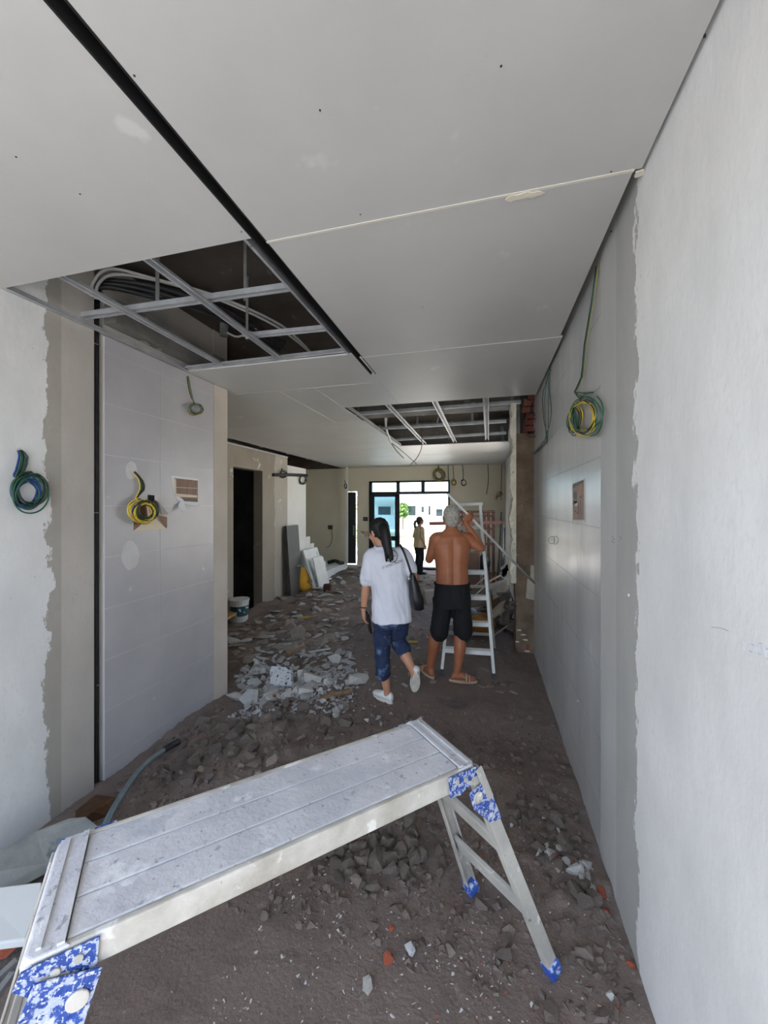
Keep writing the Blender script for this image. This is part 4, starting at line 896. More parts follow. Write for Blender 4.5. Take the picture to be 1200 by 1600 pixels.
rings = [[V((c.x + (.20 - .05*abs(k-1)) * math.cos(a_), c.y + .15 * math.sin(a_), c.z - .02 + zz_ + .02*math.sin(2*a_))) for a_ in (i*2*math.pi/14 for i in range(14))] for k, zz_ in enumerate((-.04, .03, .09, .12))]
tag(MB().loft(rings).build('sack', mat('ochre_sack', (166,118,34), .8, (132,92,28), 7, bump=.4, bscale=40), smooth=True), 'ochre sack lying behind the ladder rungs', 'sack')
random.seed(31)
for k in range(46):
    x, y = R(-.35, .44), R(4.95, 6.6); h = max(0, .42 * (1 - abs(x - .2) / .7)) * R(.0, 1); s_ = R(.06, .17); me = random.choice(PROTO[random.choice(('slab','flake','clod'))])
    o_ = bpy.data.objects.new('debris_piece', me); COL.objects.link(o_); o_.location = (x, y, zfloor(x, y) - .03 + h); o_.scale = (s_, s_, s_); o_.rotation_euler = (R(-.6,.6), R(-.6,.6), R(0,6.3))
    tag(o_, 'broken masonry piece in the dark pile behind the ladder', 'rubble', 'dark pile behind the ladder')
m_rust = mat('rust_red_steel', (92,58,46), .75, (70,44,36), 9)
fr = thing('steel_frame', onY(740, 898, 8.6), 'rust red steel lattice frame standing behind the ladder', 'metal frame')
for px in (706, 722, 738, 757, 763.5, 771): MB().tube([onY(px, 798, 8.6), (V((onY(px, 890, 8.6).x, 8.6, zfloor(onY(px, 890, 8.6).x, 8.6))) if px > 750 else onY(px, 850, 8.6))], .028 if px > 750 else .018, 6).build('upright', m_rust, fr)
for py, r_ in ((799, .025), (806, .018), (826, .018), (850, .018)): MB().tube([onY(700, py + 1.5, 8.58), onY(772, py, 8.58)], r_, 6).build('crosspiece', m_rust, fr)
tag(MB().bar(onY(671, 818, 8.4), onY(787, 816, 8.5), .06, .07).build('timber_beam', mat('red_brown_timber', (112,72,54), .8, (90,56,42), 6)), 'red brown beam lying across the steel lattice frame', 'timber')
for k, (a, b) in enumerate((((783, 800), (778, 885)), ((788, 825), (781, 890)), ((786, 815), (784, 888)))):
    tag(MB().tube([onY(*a, 8.9 - .4*k), onY(b[0], b[1] + 22, 8.4 - .4*k)], .02, 6).build('dark_rod', m_wblack), ('tallest dark rod leaning in the far right corner', 'dark rod nearest the wall stump in the far corner', 'dark rod between two others in the far corner')[k], 'rod')
p = onY(742, 892, 8.0); tag(MB().box(p.x - .16, p.x + .1, 7.9, 8.2, zfloor(p.x, 8), p.z + .38).build('wooden_box', mat('brown_crate', (92,68,52), .85, (74,54,42), 5), bev=.01), 'brown wooden box behind the ladder', 'box')
p = onY(756, 872, 8.2); tag(MB().ell(p + V((0,0,-.1)), .14, .14, .18).build('black_bag', m_wblack, smooth=True), 'black bag hanging by the lattice frame', 'bag')
random.seed(8)
for k in range(8):
    c0 = onY(790 + R(-5, 4), 893 + R(-8, 7), 5.0); pts = [c0 + V((R(.02,.06) * math.cos(a_), 0, R(.02,.06) * math.sin(a_))) for a_ in (i * 1.05 for i in range(6))]
    tag(MB().prism(pts, (0.01, .02, 0)).build('plaster_shard', m_cpale), 'white plaster shard clinging beside the stump edge', 'rubble', 'white shards beside the stump')
random.seed(77)
place('yellow_scrap', stone_mesh('yellow_scrap', 1, .4, .15, MATS['yellow_scrap'], 10), 642, 1005, .10, 'crumpled yellow scrap on the ground between the two workers', 'scrap', None, .1, .1, .2)
place('pale_boulder', stone_mesh('pale_boulder', 1, .8, .9, m_cbrown, 16), 673, 942, .17, 'pale boulder on the ground between woman and worker', 'rubble', None, .1, .15, .9)

# ------------------------------------------------------------------ people
def remeshed(mb, voxel, smooth_it=4):
    me = mb.mesh('tmp', V((0,0,0))); o_ = bpy.data.objects.new('tmp', me); COL.objects.link(o_)
    m_ = o_.modifiers.new('r', 'REMESH'); m_.mode = 'VOXEL'; m_.voxel_size = voxel; m_.adaptivity = 0
    s_ = o_.modifiers.new('s', 'SMOOTH'); s_.factor = .5; s_.iterations = smooth_it
    dg = bpy.context.evaluated_depsgraph_get(); ev = o_.evaluated_get(dg)
    out = bpy.data.meshes.new_from_object(ev); bpy.data.objects.remove(o_); bpy.data.meshes.remove(me)
    return out
def skin_obj(name, mb, m_, parent, voxel=.008, it=4, fn=None):
    me = remeshed(mb, voxel, it); me.name = name
    if fn:
        cn = [(v_.co.copy(), v_.normal.copy()) for v_ in me.vertices]
        flat = []
        for a_, b_ in cn: flat.extend(fn(a_, b_))
        me.vertices.foreach_set('co', flat); me.update()
    me.polygons.foreach_set('use_smooth', [True] * len(me.polygons))
    me.materials.clear(); me.materials.append(m_)
    o_ = bpy.data.objects.new(name, me); COL.objects.link(o_); o_.parent = parent; WORLD[o_.name] = V((0,0,0)); return o_
def rsm(pts, rads, n=5):
    rads = [x if isinstance(x, tuple) else (x, x) for x in rads]; P = smooth_path(pts, n); r_ = []
    for i in range(len(pts) - 1):
        for k in range(n):
            t = k / n; t = t*t*(3-2*t)
            a, b = rads[i], rads[i+1]
            r_.append(tuple(x + (y - x) * t for x, y in zip(a, b)) if isinstance(a, tuple) else a + (b - a) * t)
    return P, r_ + [rads[-1]]
def limb(mb, pts, rads, n=12):
    P, r_ = rsm(pts, rads); mb.tube(P, r_, n)
    for p, q in ((pts[0], rads[0]), (pts[-1], rads[-1])):
        q = q if not isinstance(q, tuple) else min(q)
        mb.ell(p, q * .98, q * .98, q * .98, nu=10, nv=7)
def torso(mb, secs, n=20, sub=4):
    rings = []
    cs = smooth_path([s_[0] for s_ in secs], sub); rs = rsm([s_[0] for s_ in secs], [(s_[1], s_[2]) for s_ in secs], sub)[1]
    for c_, (rx, ry) in zip(cs, rs):
        ring = []
        for k in range(n):
            a = 2*math.pi*k/n; ca, sa = math.cos(a), math.sin(a); e_ = .85
            ring.append(c_ + V((rx * math.copysign(abs(ca)**e_, ca), ry * math.copysign(abs(sa)**e_, sa), 0)))
        rings.append(ring)
    mb.loft(rings)
def hand(mb, wrist, fwd, palmn, side, curl=.35, s_=1.0, spread=.05):
    """palm, four unequal fingers with three joints each, thumb off the side of the palm"""
    wrist = V(wrist); fwd = V(fwd).normalized(); palmn = V(palmn); palmn = (palmn - fwd * palmn.dot(fwd)).normalized(); ac = fwd.cross(palmn) * side
    rings = []
    for d, wx, tz in ((-.01, .024, .018), (.02, .030, .017), (.055, .040, .015), (.085, .041, .013), (.094, .036, .010)):
        rings.append([wrist + fwd * d * s_ + ac * (wx * s_ * math.cos(a)) + palmn * (tz * s_ * math.sin(a)) for a in (k*2*math.pi/12 for k in range(12))])
    mb.loft(rings)
    for i, (off, ln) in enumerate(((.030, .90), (.0105, 1.0), (-.0095, .94), (-.0285, .75))):
        d = (fwd + ac * (off / .03 * spread)).normalized(); p = wrist + fwd * .084 * s_ + ac * off * s_; pts = [p - d * .012]; nrm = palmn.copy(); pts.append(p)
        for j, sl in enumerate((.042, .026, .022)):
            a = curl * (1.0 if j else .8); d2 = (d * math.cos(a) + nrm * math.sin(a)).normalized(); nrm = (nrm * math.cos(a) - d * math.sin(a)).normalized(); d = d2
            p = p + d * sl * ln * s_; pts.append(p)
        mb.tube(pts, [.0095*s_, .0095*s_, .0088*s_, .0082*s_, .006*s_], 8)
    p = wrist + fwd * .028 * s_ + ac * .030 * s_; d = (ac * .75 + fwd * .65 + palmn * .35).normalized(); pts = [p - ac * .02 * s_, p]
    for sl in (.036, .028): p = p + d * sl * s_; pts.append(p); d = (d + fwd * .25 + palmn * (curl * .9) - ac * curl * .5).normalized()
    mb.tube(pts, [.013*s_, .0125*s_, .0105*s_, .0075*s_], 8)
def head(mb, c, yaw, pitch, s_=1.0):
    M = Matrix.Rotation(yaw, 3, 'Z') @ Matrix.Rotation(pitch, 3, 'X'); c = V(c)
    def E(p, r): mb.ell(c + M @ (V(p) * s_), r[0]*s_, r[1]*s_, r[2]*s_, M, 14, 10)
    E((0, -.012, .022), (.073, .093, .095)); E((0, .028, -.03), (.060, .064, .085)); E((0, .058, -.088), (.030, .028, .026)); E((0, .02, -.07), (.052, .06, .045))
    E((0, .092, -.022), (.011, .018, .022)); E((0, .104, -.030), (.014, .011, .009)); E((0, .080, .018), (.050, .016, .011)); E((0, .083, -.062), (.022, .011, .008)); E((.036, .066, -.03), (.022, .02, .022)); E((-.036, .066, -.03), (.022, .02, .022))
    for k in (-1, 1): E((.074 * k, -.006, -.012), (.010, .020, .031)); E((.081 * k, -.010, .004), (.007, .014, .014))
    return M
def eyes(c, M, parent, s_=1.0):
    for k in (-1, 1):
        e = MB(); p = V(c) + M @ (V((.031 * k, .077, -.002)) * s_); e.ell(p, .012*s_, .009*s_, .008*s_, M, 10, 7); ey = e.build('eye', mat('eye_white', (226,222,214), .3), parent, True, local=True)
        e = MB(); e.ell(p + M @ V((0, .007, 0)), .0055*s_, .004*s_, .0055*s_, M, 8, 6); e.build('iris', mat('dark_iris', (40,26,20), .2), ey, True, local=True)
m_skinM = mat('tanned_skin', (176,112,78), .5, (158,96,66), 7, .35, .65, bump=.05, bscale=80)
m_skinW = mat('light_brown_skin', (200,148,118), .5, (188,134,104), 7)
def wrinkle(amp, sc, stretch=(1,1,1)):
    def f(co, n):
        q = V((co.x*stretch[0], co.y*stretch[1], co.z*stretch[2])) * sc
        return co + n * (amp * noise.fractal(q, .8, 2.0, 3))
    return f

# ---- the shirtless worker, seen from behind, right hand on the pole
Mroot = onZ(700, 1065, 0); Mroot.z = zfloor(Mroot.x, Mroot.y)
man = thing('person', Mroot, 'shirtless person in black shorts and sandals holding a long pole by the ladder', 'person', rz=TH)
def toloc(p, root): return Matrix.Rotation(-TH, 3, 'Z') @ (V(p) - root)
pl, ql = toloc(pa, Mroot), toloc(pb, Mroot); pd = (ql - pl).normalized()
f = (.216 - pl.x) / (ql.x - pl.x); grip = pl.lerp(ql, f)
palmn = V((0, 1, 0)); palmn = (palmn - pd * palmn.dot(pd)).normalized(); fwd = pd.cross(palmn); fwd = fwd if fwd.z > 0 else -fwd
wristR = grip - palmn * .030 - fwd * .075
elbR = V((.312, wristR.y - .07, 1.245)); shR = V((.185, .0, 1.335)); shL = V((-.115, .0, 1.335)); elbL = V((-.172, .06, 1.135)); wrL = V((-.07, .27, 1.22))
b = MB()
torso(b, [(V((.035,.0,.80)), .150, .11), (V((.037,.0,.88)), .158, .115), (V((.038,-.005,.96)), .150, .110), (V((.036,.0,1.06)), .150, .110), (V((.035,.005,1.18)), .166, .116), (V((.035,.005,1.27)), .180, .114), (V((.035,.0,1.345)), .160, .092), (V((.035,.005,1.395)), .095, .066), (V((.036,.015,1.43)), .06, .058)])
limb(b, [V((.035,.01,1.36)), V((.036,.02,1.44)), V((.037,.03,1.49))], [.066, .058, .056])
hc = V((.038, .035, 1.535)); Mh = head(b, hc, -.05, -.08)
for s_, S, E_, W in ((1, shR, elbR, wristR), (-1, shL, elbL, wrL)):
    limb(b, [S + V((-.05*s_, 0, .012)), S, S.lerp(E_, .45), E_, E_.lerp(W, .35), W], [.058, .059, .048, .038, .040, .025])
hand(b, wristR, fwd, palmn, 1 if fwd.cross(palmn).dot(pd) < 0 else -1, 1.0, 1.0, .02)
hand(b, wrL, V((.45, .5, .5)), V((.5, -.2, -.6)), 1, .8)
akL, akR = V((-.155, .11, .085)), V((.085, .0, .085))
limb(b, [V((-.045,.0,.84)), V((-.06,.02,.66)), V((-.10,.05,.47)), V((-.125,.055,.33)), V((-.145,.09,.17)), akL], [.082, .078, .055, .058, .040, .034])
limb(b, [V((.115,.0,.84)), V((.125,.02,.66)), V((.118,.03,.47)), V((.112,.0,.33)), V((.095,-.01,.17)), akR], [.082, .078, .055, .058, .040, .034])
def foot(mb, ankle, d, s_=1.0, z0=.022):
    d = V(d).normalized(); sd_ = V((d.y, -d.x, 0)); rings = []
    for t, wx, h in ((-.055, .020, .030), (-.045, .030, .06), (0, .033, .085), (.05, .036, .065), (.10, .042, .045), (.145, .044, .030), (.165, .040, .022)):
        c_ = V((ankle.x, ankle.y, z0)) + d * t * s_
        rings.append([c_ + sd_ * (wx * math.cos(a)) + V((0,0, h * .5 + h * .5 * math.sin(a))) for a in (k*2*math.pi/12 for k in range(12))])
    mb.loft(rings)
    for k in range(5):
        o_ = -.032 + .016 * k; c_ = V((ankle.x, ankle.y, z0 + .010)) + d * (.172 - .012 * abs(k - 1.5) * (1 if k > 1 else .5)) + sd_ * o_
        mb.ell(c_, .011, .011, .010, nu=8, nv=6)
dL, dR = V((-.35, 1, 0)), V((1, -.12, 0))
foot(b, akL, dL); foot(b, akR, dR)
def backdetail(co, n):
    if n.y < .2 and .86 < co.z < 1.38 and abs(co.x - .035) < .17:
        w_ = ss(.86, .98, co.z) * (1 - ss(1.28, 1.38, co.z)); dx_ = co.x - .035
        co = co + n * w_ * (-.011 * math.exp(-(dx_/.016)**2) + .007 * (math.exp(-((abs(dx_) - .055)/.03)**2)))
        for k in (-1, 1): co = co + n * .008 * math.exp(-((dx_ - .095*k)**2 + (co.z - 1.24)**2 * .6) / .0026)
    return co
body = skin_obj('body', b, m_skinM, man, .0075, 3, backdetail)
eyes(hc, Mh, man)
h = MB(); h.ell(hc + Mh @ V((0, -.018, .030)), .080, .096, .096, Mh); h.ell(hc + Mh @ V((0, -.045, -.02)), .072, .062, .075, Mh)
def hairfn(amp):
    def f(co, n): return co + n * amp * noise.fractal(co * 55, .7, 2.0, 2)
    return f
def trimhair(c_, M_, front):
    def f(co, n):
        p = M_.transposed() @ (co - c_)
        lim = front + .5 * max(0, p.z - .06)
        if p.y > lim: p.y = lim + (p.y - lim) * .25; p = V((p.x * .93, p.y, p.z))
        co = c_ + M_ @ p
        return co + n * .004 * noise.fractal(co * 60, .7, 2.0, 2)
    return f
skin_obj('hair', h, mat('grey_cropped_hair', (196,192,182), .85, (150,144,134), 40, .35, .65, bump=.8, bscale=120, spots=((9, .66, .08, (206,160,136)),)), man, .007, 2, trimhair(hc, Mh, .035))
b = MB()
torso(b, [(V((.037,.0,.70)), .172, .118), (V((.037,.0,.80)), .172, .125), (V((.038,.0,.88)), .168, .125), (V((.038,.0,.925)), .163, .124)])
limb(b, [V((-.045,.0,.78)), V((-.062,.015,.62)), V((-.078,.025,.45))], [(.098,.115), (.090,.105), (.085,.088)]); limb(b, [V((.115,.0,.78)), V((.135,.01,.62)), V((.146,.02,.445))], [(.098,.115), (.092,.105), (.090,.088)])
sh = skin_obj('shorts', b, mat('black_shorts_cloth', (17,17,20), .85, (24,24,27), 6), man, .010, 2, wrinkle(.010, 9, (1.4, 1, .6)))
MB().tube([V((.038 + .164*math.cos(a), .125*math.sin(a), .920)) for a in (k*2*math.pi/24 for k in range(25))], .010, 6).build('waistband', mat('black_waistband', (20,20,24), .8), sh, True, local=True)
m_sand = mat('tan_sandal_foam', (196,172,144), .8, (176,150,124), 9)
for ak, d in ((akL, dL), (akR, dR)):
    d = d.normalized(); sd_ = V((d.y, -d.x, 0)); base = V((ak.x, ak.y, 0)) + d * .055; n_ = 20; poly = []
    for k in range(n_):
        a = 2*math.pi*k/n_; ln = .132 * math.cos(a); wd_ = (.044 + .008 * math.cos(a)) * math.sin(a); poly.append(base + d * ln + sd_ * wd_ + V((0,0,.002)))
    sn = MB().prism(poly, (0,0,.022)).build('sandal', m_sand, man, local=True, bev=.004)
    MB().tube([base + d * .03 + sd_ * (.048*math.cos(a)) + V((0,0,.02 + .050*math.sin(a))) for a in (k*math.pi/10 for k in range(11))], (.010), 6).build('strap', mat('tan_sandal_strap', (178,152,124), .8), sn, True, local=True)
    MB().tube([base + d * .055 + sd_ * (.048*math.cos(a)) + V((0,0,.02 + .040*math.sin(a))) for a in (k*math.pi/10 for k in range(11))], (.008), 6).build('strap', MATS['tan_sandal_strap'], sn, True, local=True)

# ---- the walking woman in a white polo shirt
Wroot = onZ(612, 1100, 0); Wroot.z = zfloor(Wroot.x, Wroot.y)
wom = thing('person', Wroot, 'person with a black ponytail, white polo shirt and cropped jeans walking away', 'person', rz=TH)
b = MB(); hc = V((-.112, .045, 1.425)); Mh = head(b, hc, .75, -.28, .93)
limb(b, [V((-.055,.0,1.25)), V((-.085,.012,1.31)), V((-.105,.025,1.37))], [.062, .050, .047])
torso(b, [(V((.0,.0,.70)), .15, .11), (V((-.01,.0,.85)), .135, .095), (V((-.025,.0,1.05)), .14, .10), (V((-.032,.0,1.20)), .145, .09), (V((-.04,.0,1.26)), .10, .07)])
sL, eL, wL = V((-.172,.0,1.225)), V((-.213,.015,1.0)), V((-.238,.04,.775)); sR, eR, wR = V((.100,.0,1.235)), V((.185,-.03,1.06)), V((.215,.17,.97))
limb(b, [sL + V((.05,0,.01)), sL, sL.lerp(eL, .5), eL, eL.lerp(wL, .35), wL], [.045, .046, .040, .034, .034, .022])
limb(b, [sR - V((.05,0,-.01)), sR, sR.lerp(eR, .5), eR, eR.lerp(wR, .35), wR], [.045, .046, .040, .034, .034, .022])
hand(b, wL, V((.02, .10, -1)), V((.9, .25, 0)), -1, .45, .88); hand(b, wR, V((0, 1, .1)), V((0, .2, -1)), 1, .5, .88)
akL, akR = V((-.035,.02,.085)), V((.178,-.115,.315))
limb(b, [V((-.06,.0,.75)), V((-.08,.03,.463)), V((-.072,.005,.33)), V((-.05,.01,.18)), akL], [.085, .056, .052, .036, .029])
limb(b, [V((.065,.0,.75)), V((.055,.11,.505)), V((.10,.015,.43)), V((.15,-.06,.35)), akR], [.085, .056, .052, .036, .029])
limb(b, [akL, V((-.05,.05,.05)), V((-.12,.11,.035))], [.03, .032, .022], 8); limb(b, [akR, akR + V((.005,.03,-.07)), akR + V((.0,.06,-.13))], [.03, .03, .022], 8)
skin_obj('body', b, m_skinW, wom, .0065, 3); eyes(hc, Mh, wom, .93)
m_hair = mat('black_hair', (12,11,12), .6, (22,20,19), 30, stretch=(6,6,1))
h = MB(); h.ell(hc + Mh @ V((0, -.02, .028)), .080, .098, .094, Mh); h.ell(hc + Mh @ V((0, -.055, -.02)), .062, .055, .075, Mh)
skin_obj('hair', h, m_hair, wom, .007, 2, trimhair(hc, Mh, .045))
pp = [V((-.080,-.035,1.47)), V((-.058,-.085,1.44)), V((-.045,-.115,1.36)), V((-.028,-.125,1.27)), V((-.015,-.125,1.215))]
b = MB(); P, r_ = rsm(pp, [(.040,.035), (.048,.042), (.050,.04), (.036,.028), (.006,.006)]); b.tube(P, r_, 14)
for k in range(10):
    o_ = V((R(-.03,.03), R(-.02,.01), 0)); b.tube(smooth_path([pp[2] + o_, pp[3] + o_, pp[4] + o_ * .8 + V((R(-.01,.01), 0, R(-.02,.03)))], 4), [.010]*8 + [.002], 5)
pt = b.build('ponytail', m_hair, wom, True, local=True)
MB().tube([pp[0].lerp(pp[1], .5) + V((.036*math.cos(a), .01*math.sin(a), .036*math.sin(a))) for a in (k*2*math.pi/14 for k in range(15))], .008, 6).build('hair_tie', m_wblack, pt, True, local=True)
b = MB()
torso(b, [(V((.002,.0,.690)), .166, .128), (V((.0,.0,.78)), .163, .124), (V((-.012,.0,.92)), .156, .114), (V((-.024,.0,1.06)), .160, .114), (V((-.032,.0,1.17)), .168, .108), (V((-.037,.0,1.245)), .150, .088), (V((-.055,.004,1.29)), .085, .066), (V((-.078,.01,1.315)), .060, .058)])
limb(b, [sL + V((.06,0,.012)), sL, V((-.205,.008,1.035))], [.060, .063, (.062,.066)]); limb(b, [sR - V((.06,0,-.012)), sR, V((.165,-.018,1.115))], [.060, .063, (.060,.062)])
m_shirt = mat('white_polo_cotton', (222,223,230), .85, (212,213,222), 6)
def shirtfold(co, n):
    f_ = noise.fractal(V((co.x*7 + co.z*2.5, co.y*5, co.z*2.2)), .8, 2.0, 3) * .020 * (1 - ss(1.1, 1.25, co.z)) + noise.noise(co * 14) * .003
    return co + n * f_
shirt = skin_obj('polo_shirt', b, m_shirt, wom, .008, 2, shirtfold)
cl = MB(); rings = []
for t, rr, z in ((0, .064, 1.300), (.5, .058, 1.328), (1, .066, 1.305)):
    rings.append([V((-.083 + rr*1.02*math.cos(a) - .0, .012 + rr*math.sin(a), z + .012*math.sin(a))) for a in (k*2*math.pi/20 for k in range(20))])
cl.loft(rings, False); cl.build('collar', m_shirt, shirt, True, local=True)
b = MB()
torso(b, [(V((.0,.0,.64)), .130, .11), (V((.0,.0,.72)), .140, .105), (V((.0,.0,.78)), .120, .09)])
limb(b, [V((-.062,.0,.73)), V((-.075,.02,.58)), V((-.082,.03,.463)), V((-.075,.01,.34)), V((-.072,.005,.245))], [(.086,.090), .080, .070, .064, .060])
limb(b, [V((.068,.0,.73)), V((.062,.06,.60)), V((.052,.11,.505)), V((.098,.018,.435))], [(.086,.090), .080, .072, .066])
m_jean = mat('dark_blue_denim', (40,56,90), .85, (28,38,66), 7, bump=.3, bscale=90, spots=((7, .56, .12, (104,128,164)),))
jn = skin_obj('jeans', b, m_jean, wom, .009, 2, wrinkle(.009, 12, (.7, .7, 1.6)))
MB().tube([V((-.072 + .060*math.cos(a), .005 + .060*math.sin(a), .250)) for a in (k*2*math.pi/20 for k in range(21))], .006, 6).build('hem', m_jean, jn, True, local=True)
def shoe(heel, toe, up, lab):
    heel, toe = V(heel), V(toe); d = (toe - heel); ln = d.length; d.normalize(); up = V(up); up = (up - d * up.dot(d)).normalized(); sd_ = d.cross(up)
    b = MB(); rings = []
    for t, wx, hh in ((0, .020, .05), (.06, .030, .070), (.22, .033, .075), (.42, .035, .066), (.62, .041, .050), (.82, .040, .040), (.95, .030, .032), (1.0, .014, .022)):
        c_ = heel + d * ln * t + up * .018; rings.append([c_ + sd_ * (wx*math.cos(a)) + up * (max(0, hh*(math.sin(a)*.5 + .5))) for a in (k*2*math.pi/14 for k in range(14))])
    b.loft(rings); so = b.build('sneaker', mat('white_sneaker', (232,232,230), .6, (218,218,216), 10), wom, True, local=True)
    poly = []
    for k in range(20):
        a = 2*math.pi*k/20; poly.append(heel + d * (ln * (.5 + .52*math.cos(a))) + sd_ * ((.036 + .007*math.cos(a)) * math.sin(a)))
    MB().prism(poly, up * .024).build('sole', mat('off_white_sole', (226,222,210), .7, (204,198,184), 14), so, local=True, bev=.003)
    for t in (.42, .50, .58): c_ = heel + d * ln * t + up * (.018 + .062 - (t-.42)*.1); MB().tube([c_ - sd_*.022 - up*.006, c_ + up*.002, c_ + sd_*.022 - up*.006], .004, 5).build('lace', mat('white_lace', (236,236,234), .8), so, True, local=True)
shoe((.005, -.005, .0), (-.150, .150, .0), (0, 0, 1), ''); shoe((.196, -.165, .325), (.186, -.055, .125), (0, .88, .48), '')
MB().tube([wL + V((.027*math.cos(a), .027*math.sin(a), .02)) for a in (k*2*math.pi/14 for k in range(15))], .006, 6).build('bracelet', m_wbrown, wom, True, local=True)
# print on the back of the shirt: ring emblem and one line of small lettering, laid on the cloth
dg = bpy.context.evaluated_depsgraph_get(); bvh = BVHTree.FromObject(shirt, dg)
def on_back(x, z, off=.0025):
    r_ = bvh.ray_cast(V((x, -.5, z)), V((0, 1, 0))); return (r_[0] + V((0, -off, 0))) if r_[0] else V((x, -.125, z))
def WX(px): return (px - 612) * .00532
def WZ(py): return (1100 - py) * .00532
m_ink = mat('black_shirt_print', (52,52,60), .8)
pts = [on_back(WX(612) + .046*math.cos(a), WZ(867) + .046*math.sin(a)) for a in (k*2*math.pi/32 for k in range(33))]
MB().tube(pts, .0026, 4).build('emblem_ring', m_ink, shirt, False, local=True)
MB().tube([on_back(WX(611), WZ(866)), on_back(WX(619), WZ(866.5))], .0016, 4).build('emblem_bar', m_ink, shirt, False, local=True)
tc = bpy.data.curves.new('lettering', 'FONT'); tc.body = 'EU WORKS TRADING'; tc.size = .030; tc.align_x = 'CENTER'
to = bpy.data.objects.new('tmp', tc); COL.objects.link(to)
me = bpy.data.meshes.new_from_object(to.evaluated_get(bpy.context.evaluated_depsgraph_get())); bpy.data.objects.remove(to)
xs_ = [v_.co.x for v_ in me.vertices]; w_ = max(xs_) - min(xs_); scx = (WX(629) - WX(597.5)) / w_
cxm, czm = (WX(629) + WX(597.5)) / 2, (WZ(874) + WZ(884.5)) / 2; slope = (WZ(874) - WZ(884.5)) / (WX(629) - WX(597.5))
for v_ in me.vertices:
    x, z = v_.co.x * scx, v_.co.y * 1.0; X_ = cxm + x; Z_ = czm + x * slope + z - .006; v_.co = on_back(X_, Z_, .002)
me.materials.clear(); me.materials.append(m_ink); me.name = 'lettering'
lo = bpy.data.objects.new('lettering', me); COL.objects.link(lo); lo.parent = shirt; WORLD[lo.name] = V((0,0,0))
# shoulder bag and phone (things of their own)
def Wl(p): return Wroot + Matrix.Rotation(TH, 3, 'Z') @ V(p)
bag = thing('shoulder_bag', Wl((.19, .02, .80)), 'black leather shoulder bag hanging from the walking person', 'bag'); rings = []
for z, x, rx, ry in ((.800, .215, .030, .10), (.815, .213, .052, .135), (.90, .200, .055, .140), (1.0, .182, .042, .130), (1.09, .166, .022, .115), (1.10, .165, .016, .11)):
    rings.append([Wl((x + rx*math.copysign(abs(math.cos(a))**.6, math.cos(a)), .0 + ry*math.copysign(abs(math.sin(a))**.6, math.sin(a)), z)) for a in (k*2*math.pi/20 for k in range(20))])
MB().loft(rings).build('bag_body', mat('black_leather', (24,24,26), .4, (32,32,34), 12), bag, True)
for yb in (-.095, .085):
    MB().tube([Wl(p) for p in smooth_path([(.160, yb, 1.085), (.130, yb*1.1, 1.18), (.098, yb*.95, 1.27), (.075, yb*.45, 1.315), (.07, 0, 1.318)])], (.009), 6).build('strap', mat('black_strap', (22,22,24), .5), bag, True)
MB().ell(Wl((.137, -.125, 1.065)), .010, .010, .014).build('buckle', mat('pale_metal_buckle', (200,198,192), .3, metal=.8), bag, True)
ph = wL + V((.045, .055, -.125))
tag(MB().obox(Wl(ph), Matrix.Rotation(TH, 3, 'Z') @ V((.007, .004, .0)), Matrix.Rotation(TH, 3, 'Z') @ V((-.012, .034, .006)), V((.012, .0, -.082))).build('phone', mat('black_phone', (18,18,20), .25), bev=.004), 'black phone held low in the left hand of the walking person', 'phone')

# ---- the person in a beige shirt at the front door, in profile, facing right
Froot = onZ(655, 897, -.2); Froot.z = zfloor(Froot.x, Froot.y)
fw = thing('person', Froot, 'person in beige shirt and dark trousers standing at the front door', 'person', rz=TH - 1.15)
b = MB(); hc = V((0, .035, 1.44)); Mh = head(b, hc, 0, .22, .95)
limb(b, [V((0,0,1.25)), V((0,.01,1.31)), V((0,.02,1.39))], [.060, .050, .047])
torso(b, [(V((0,0,.74)), .15, .11), (V((0,0,.88)), .135, .10), (V((0,.01,1.05)), .14, .105), (V((0,.005,1.20)), .145, .09), (V((0,0,1.26)), .10, .07)])
for s_ in (-1, 1):
    S, E_, W = V((.155*s_, 0, 1.225)), V((.20*s_, -.03, 1.0)), V((.17*s_, .07, .80))
    limb(b, [S - V((.05*s_,0,-.01)), S, S.lerp(E_, .5), E_, E_.lerp(W, .35), W], [.045, .046, .040, .034, .034, .022]); hand(b, W, V((0, .3, -1)), V((-s_, 0, 0)), s_, .4, .9)
    limb(b, [V((.075*s_,0,.78)), V((.08*s_,.02,.46)), V((.08*s_,-.02,.3)), V((.08*s_,-.01,.08))], [.085, .058, .052, .032]); foot(b, V((.08*s_, -.01, .08)), V((.1*s_, 1, 0)))
skin_obj('body', b, m_skinW, fw, .009, 3); eyes(hc, Mh, fw, .95)
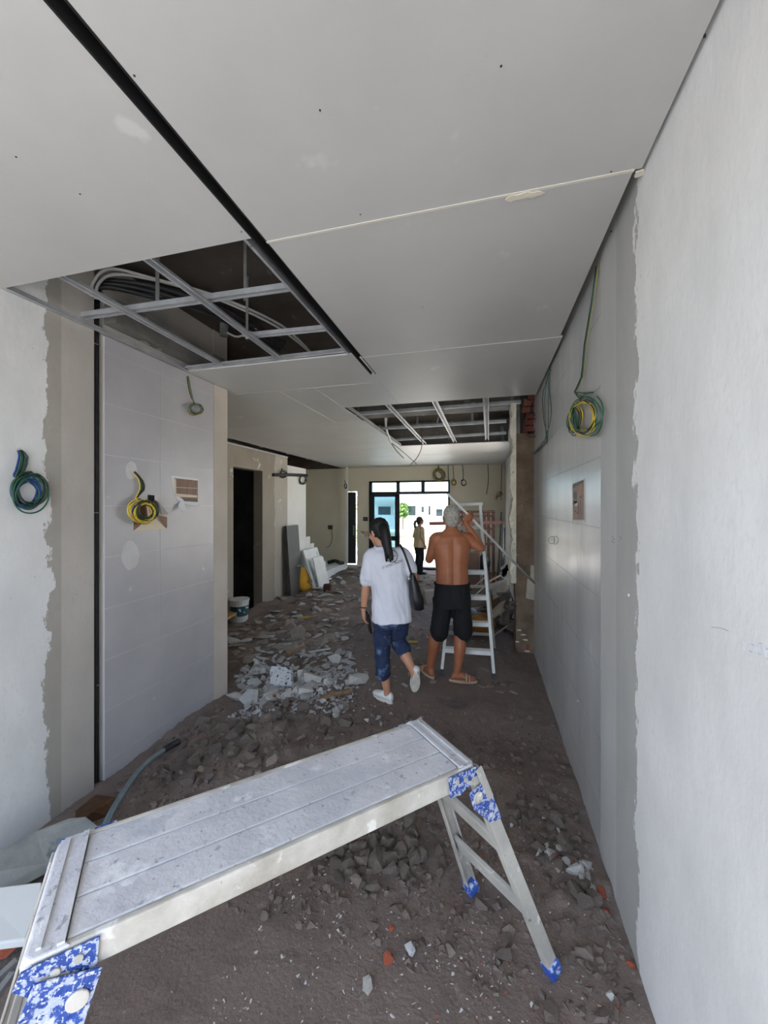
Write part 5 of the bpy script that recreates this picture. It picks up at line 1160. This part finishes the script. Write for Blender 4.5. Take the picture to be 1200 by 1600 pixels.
h = MB(); h.ell(hc + Mh @ V((0, -.02, .03)), .084, .100, .098, Mh); h.ell(hc + Mh @ V((0, -.06, -.02)), .064, .05, .075, Mh)
skin_obj('hair', h, mat('dark_brown_hair', (46,38,34), .5, (60,50,44), 30), fw, .009, 2, trimhair(hc, Mh, .05))
P, r_ = rsm([V((0,-.10,1.45)), V((0,-.135,1.38)), V((0,-.13,1.28)), V((0,-.12,1.24))], [.03, .036, .028, .008]); MB().tube(P, r_, 10).build('ponytail', MATS['dark_brown_hair'], fw, True, local=True)
b = MB(); torso(b, [(V((0,0,.735)), .175, .135), (V((0,.005,.88)), .168, .13), (V((0,.01,1.05)), .162, .122), (V((0,.005,1.18)), .168, .108), (V((0,0,1.25)), .14, .085), (V((0,.005,1.295)), .075, .06)])
for s_ in (-1, 1): limb(b, [V((.10*s_,0,1.235)), V((.16*s_,0,1.225)), V((.198*s_,-.02,1.02))], [.058, .064, .066])
m_bsh = mat('beige_shirt_cotton', (206,186,150), .85, (194,172,138), 5)
fs_ = skin_obj('shirt', b, m_bsh, fw, .010, 2, wrinkle(.010, 8, (1, 1, .6)))
bv2 = BVHTree.FromObject(fs_, bpy.context.evaluated_depsgraph_get()); random.seed(4)
for k in range(6):
    x, z = R(-.03, .08), 1.10 - .035*k; r0 = bv2.ray_cast(V((x, .6, z)), V((0,-1,0)))[0]
    if r0: MB().ell(r0, .022, .004, .012, nu=8, nv=5).build('print_mark', mat('dark_print', (70,66,58), .8), fs_, local=True)
b = MB(); torso(b, [(V((0,0,.66)), .15, .12), (V((0,0,.76)), .158, .125), (V((0,0,.80)), .15, .118)])
for s_ in (-1, 1): limb(b, [V((.078*s_,0,.74)), V((.082*s_,.02,.46)), V((.082*s_,-.01,.28)), V((.082*s_,-.01,.07))], [.098, .078, .072, .070])
skin_obj('trousers', b, mat('black_trousers', (30,30,34), .85, (40,40,44), 6), fw, .011, 2, wrinkle(.008, 9))
for s_ in (-1, 1): MB().ell(V((.085*s_, .05, .04)), .05, .135, .042).build('shoe', m_wblack, fw, True, local=True)
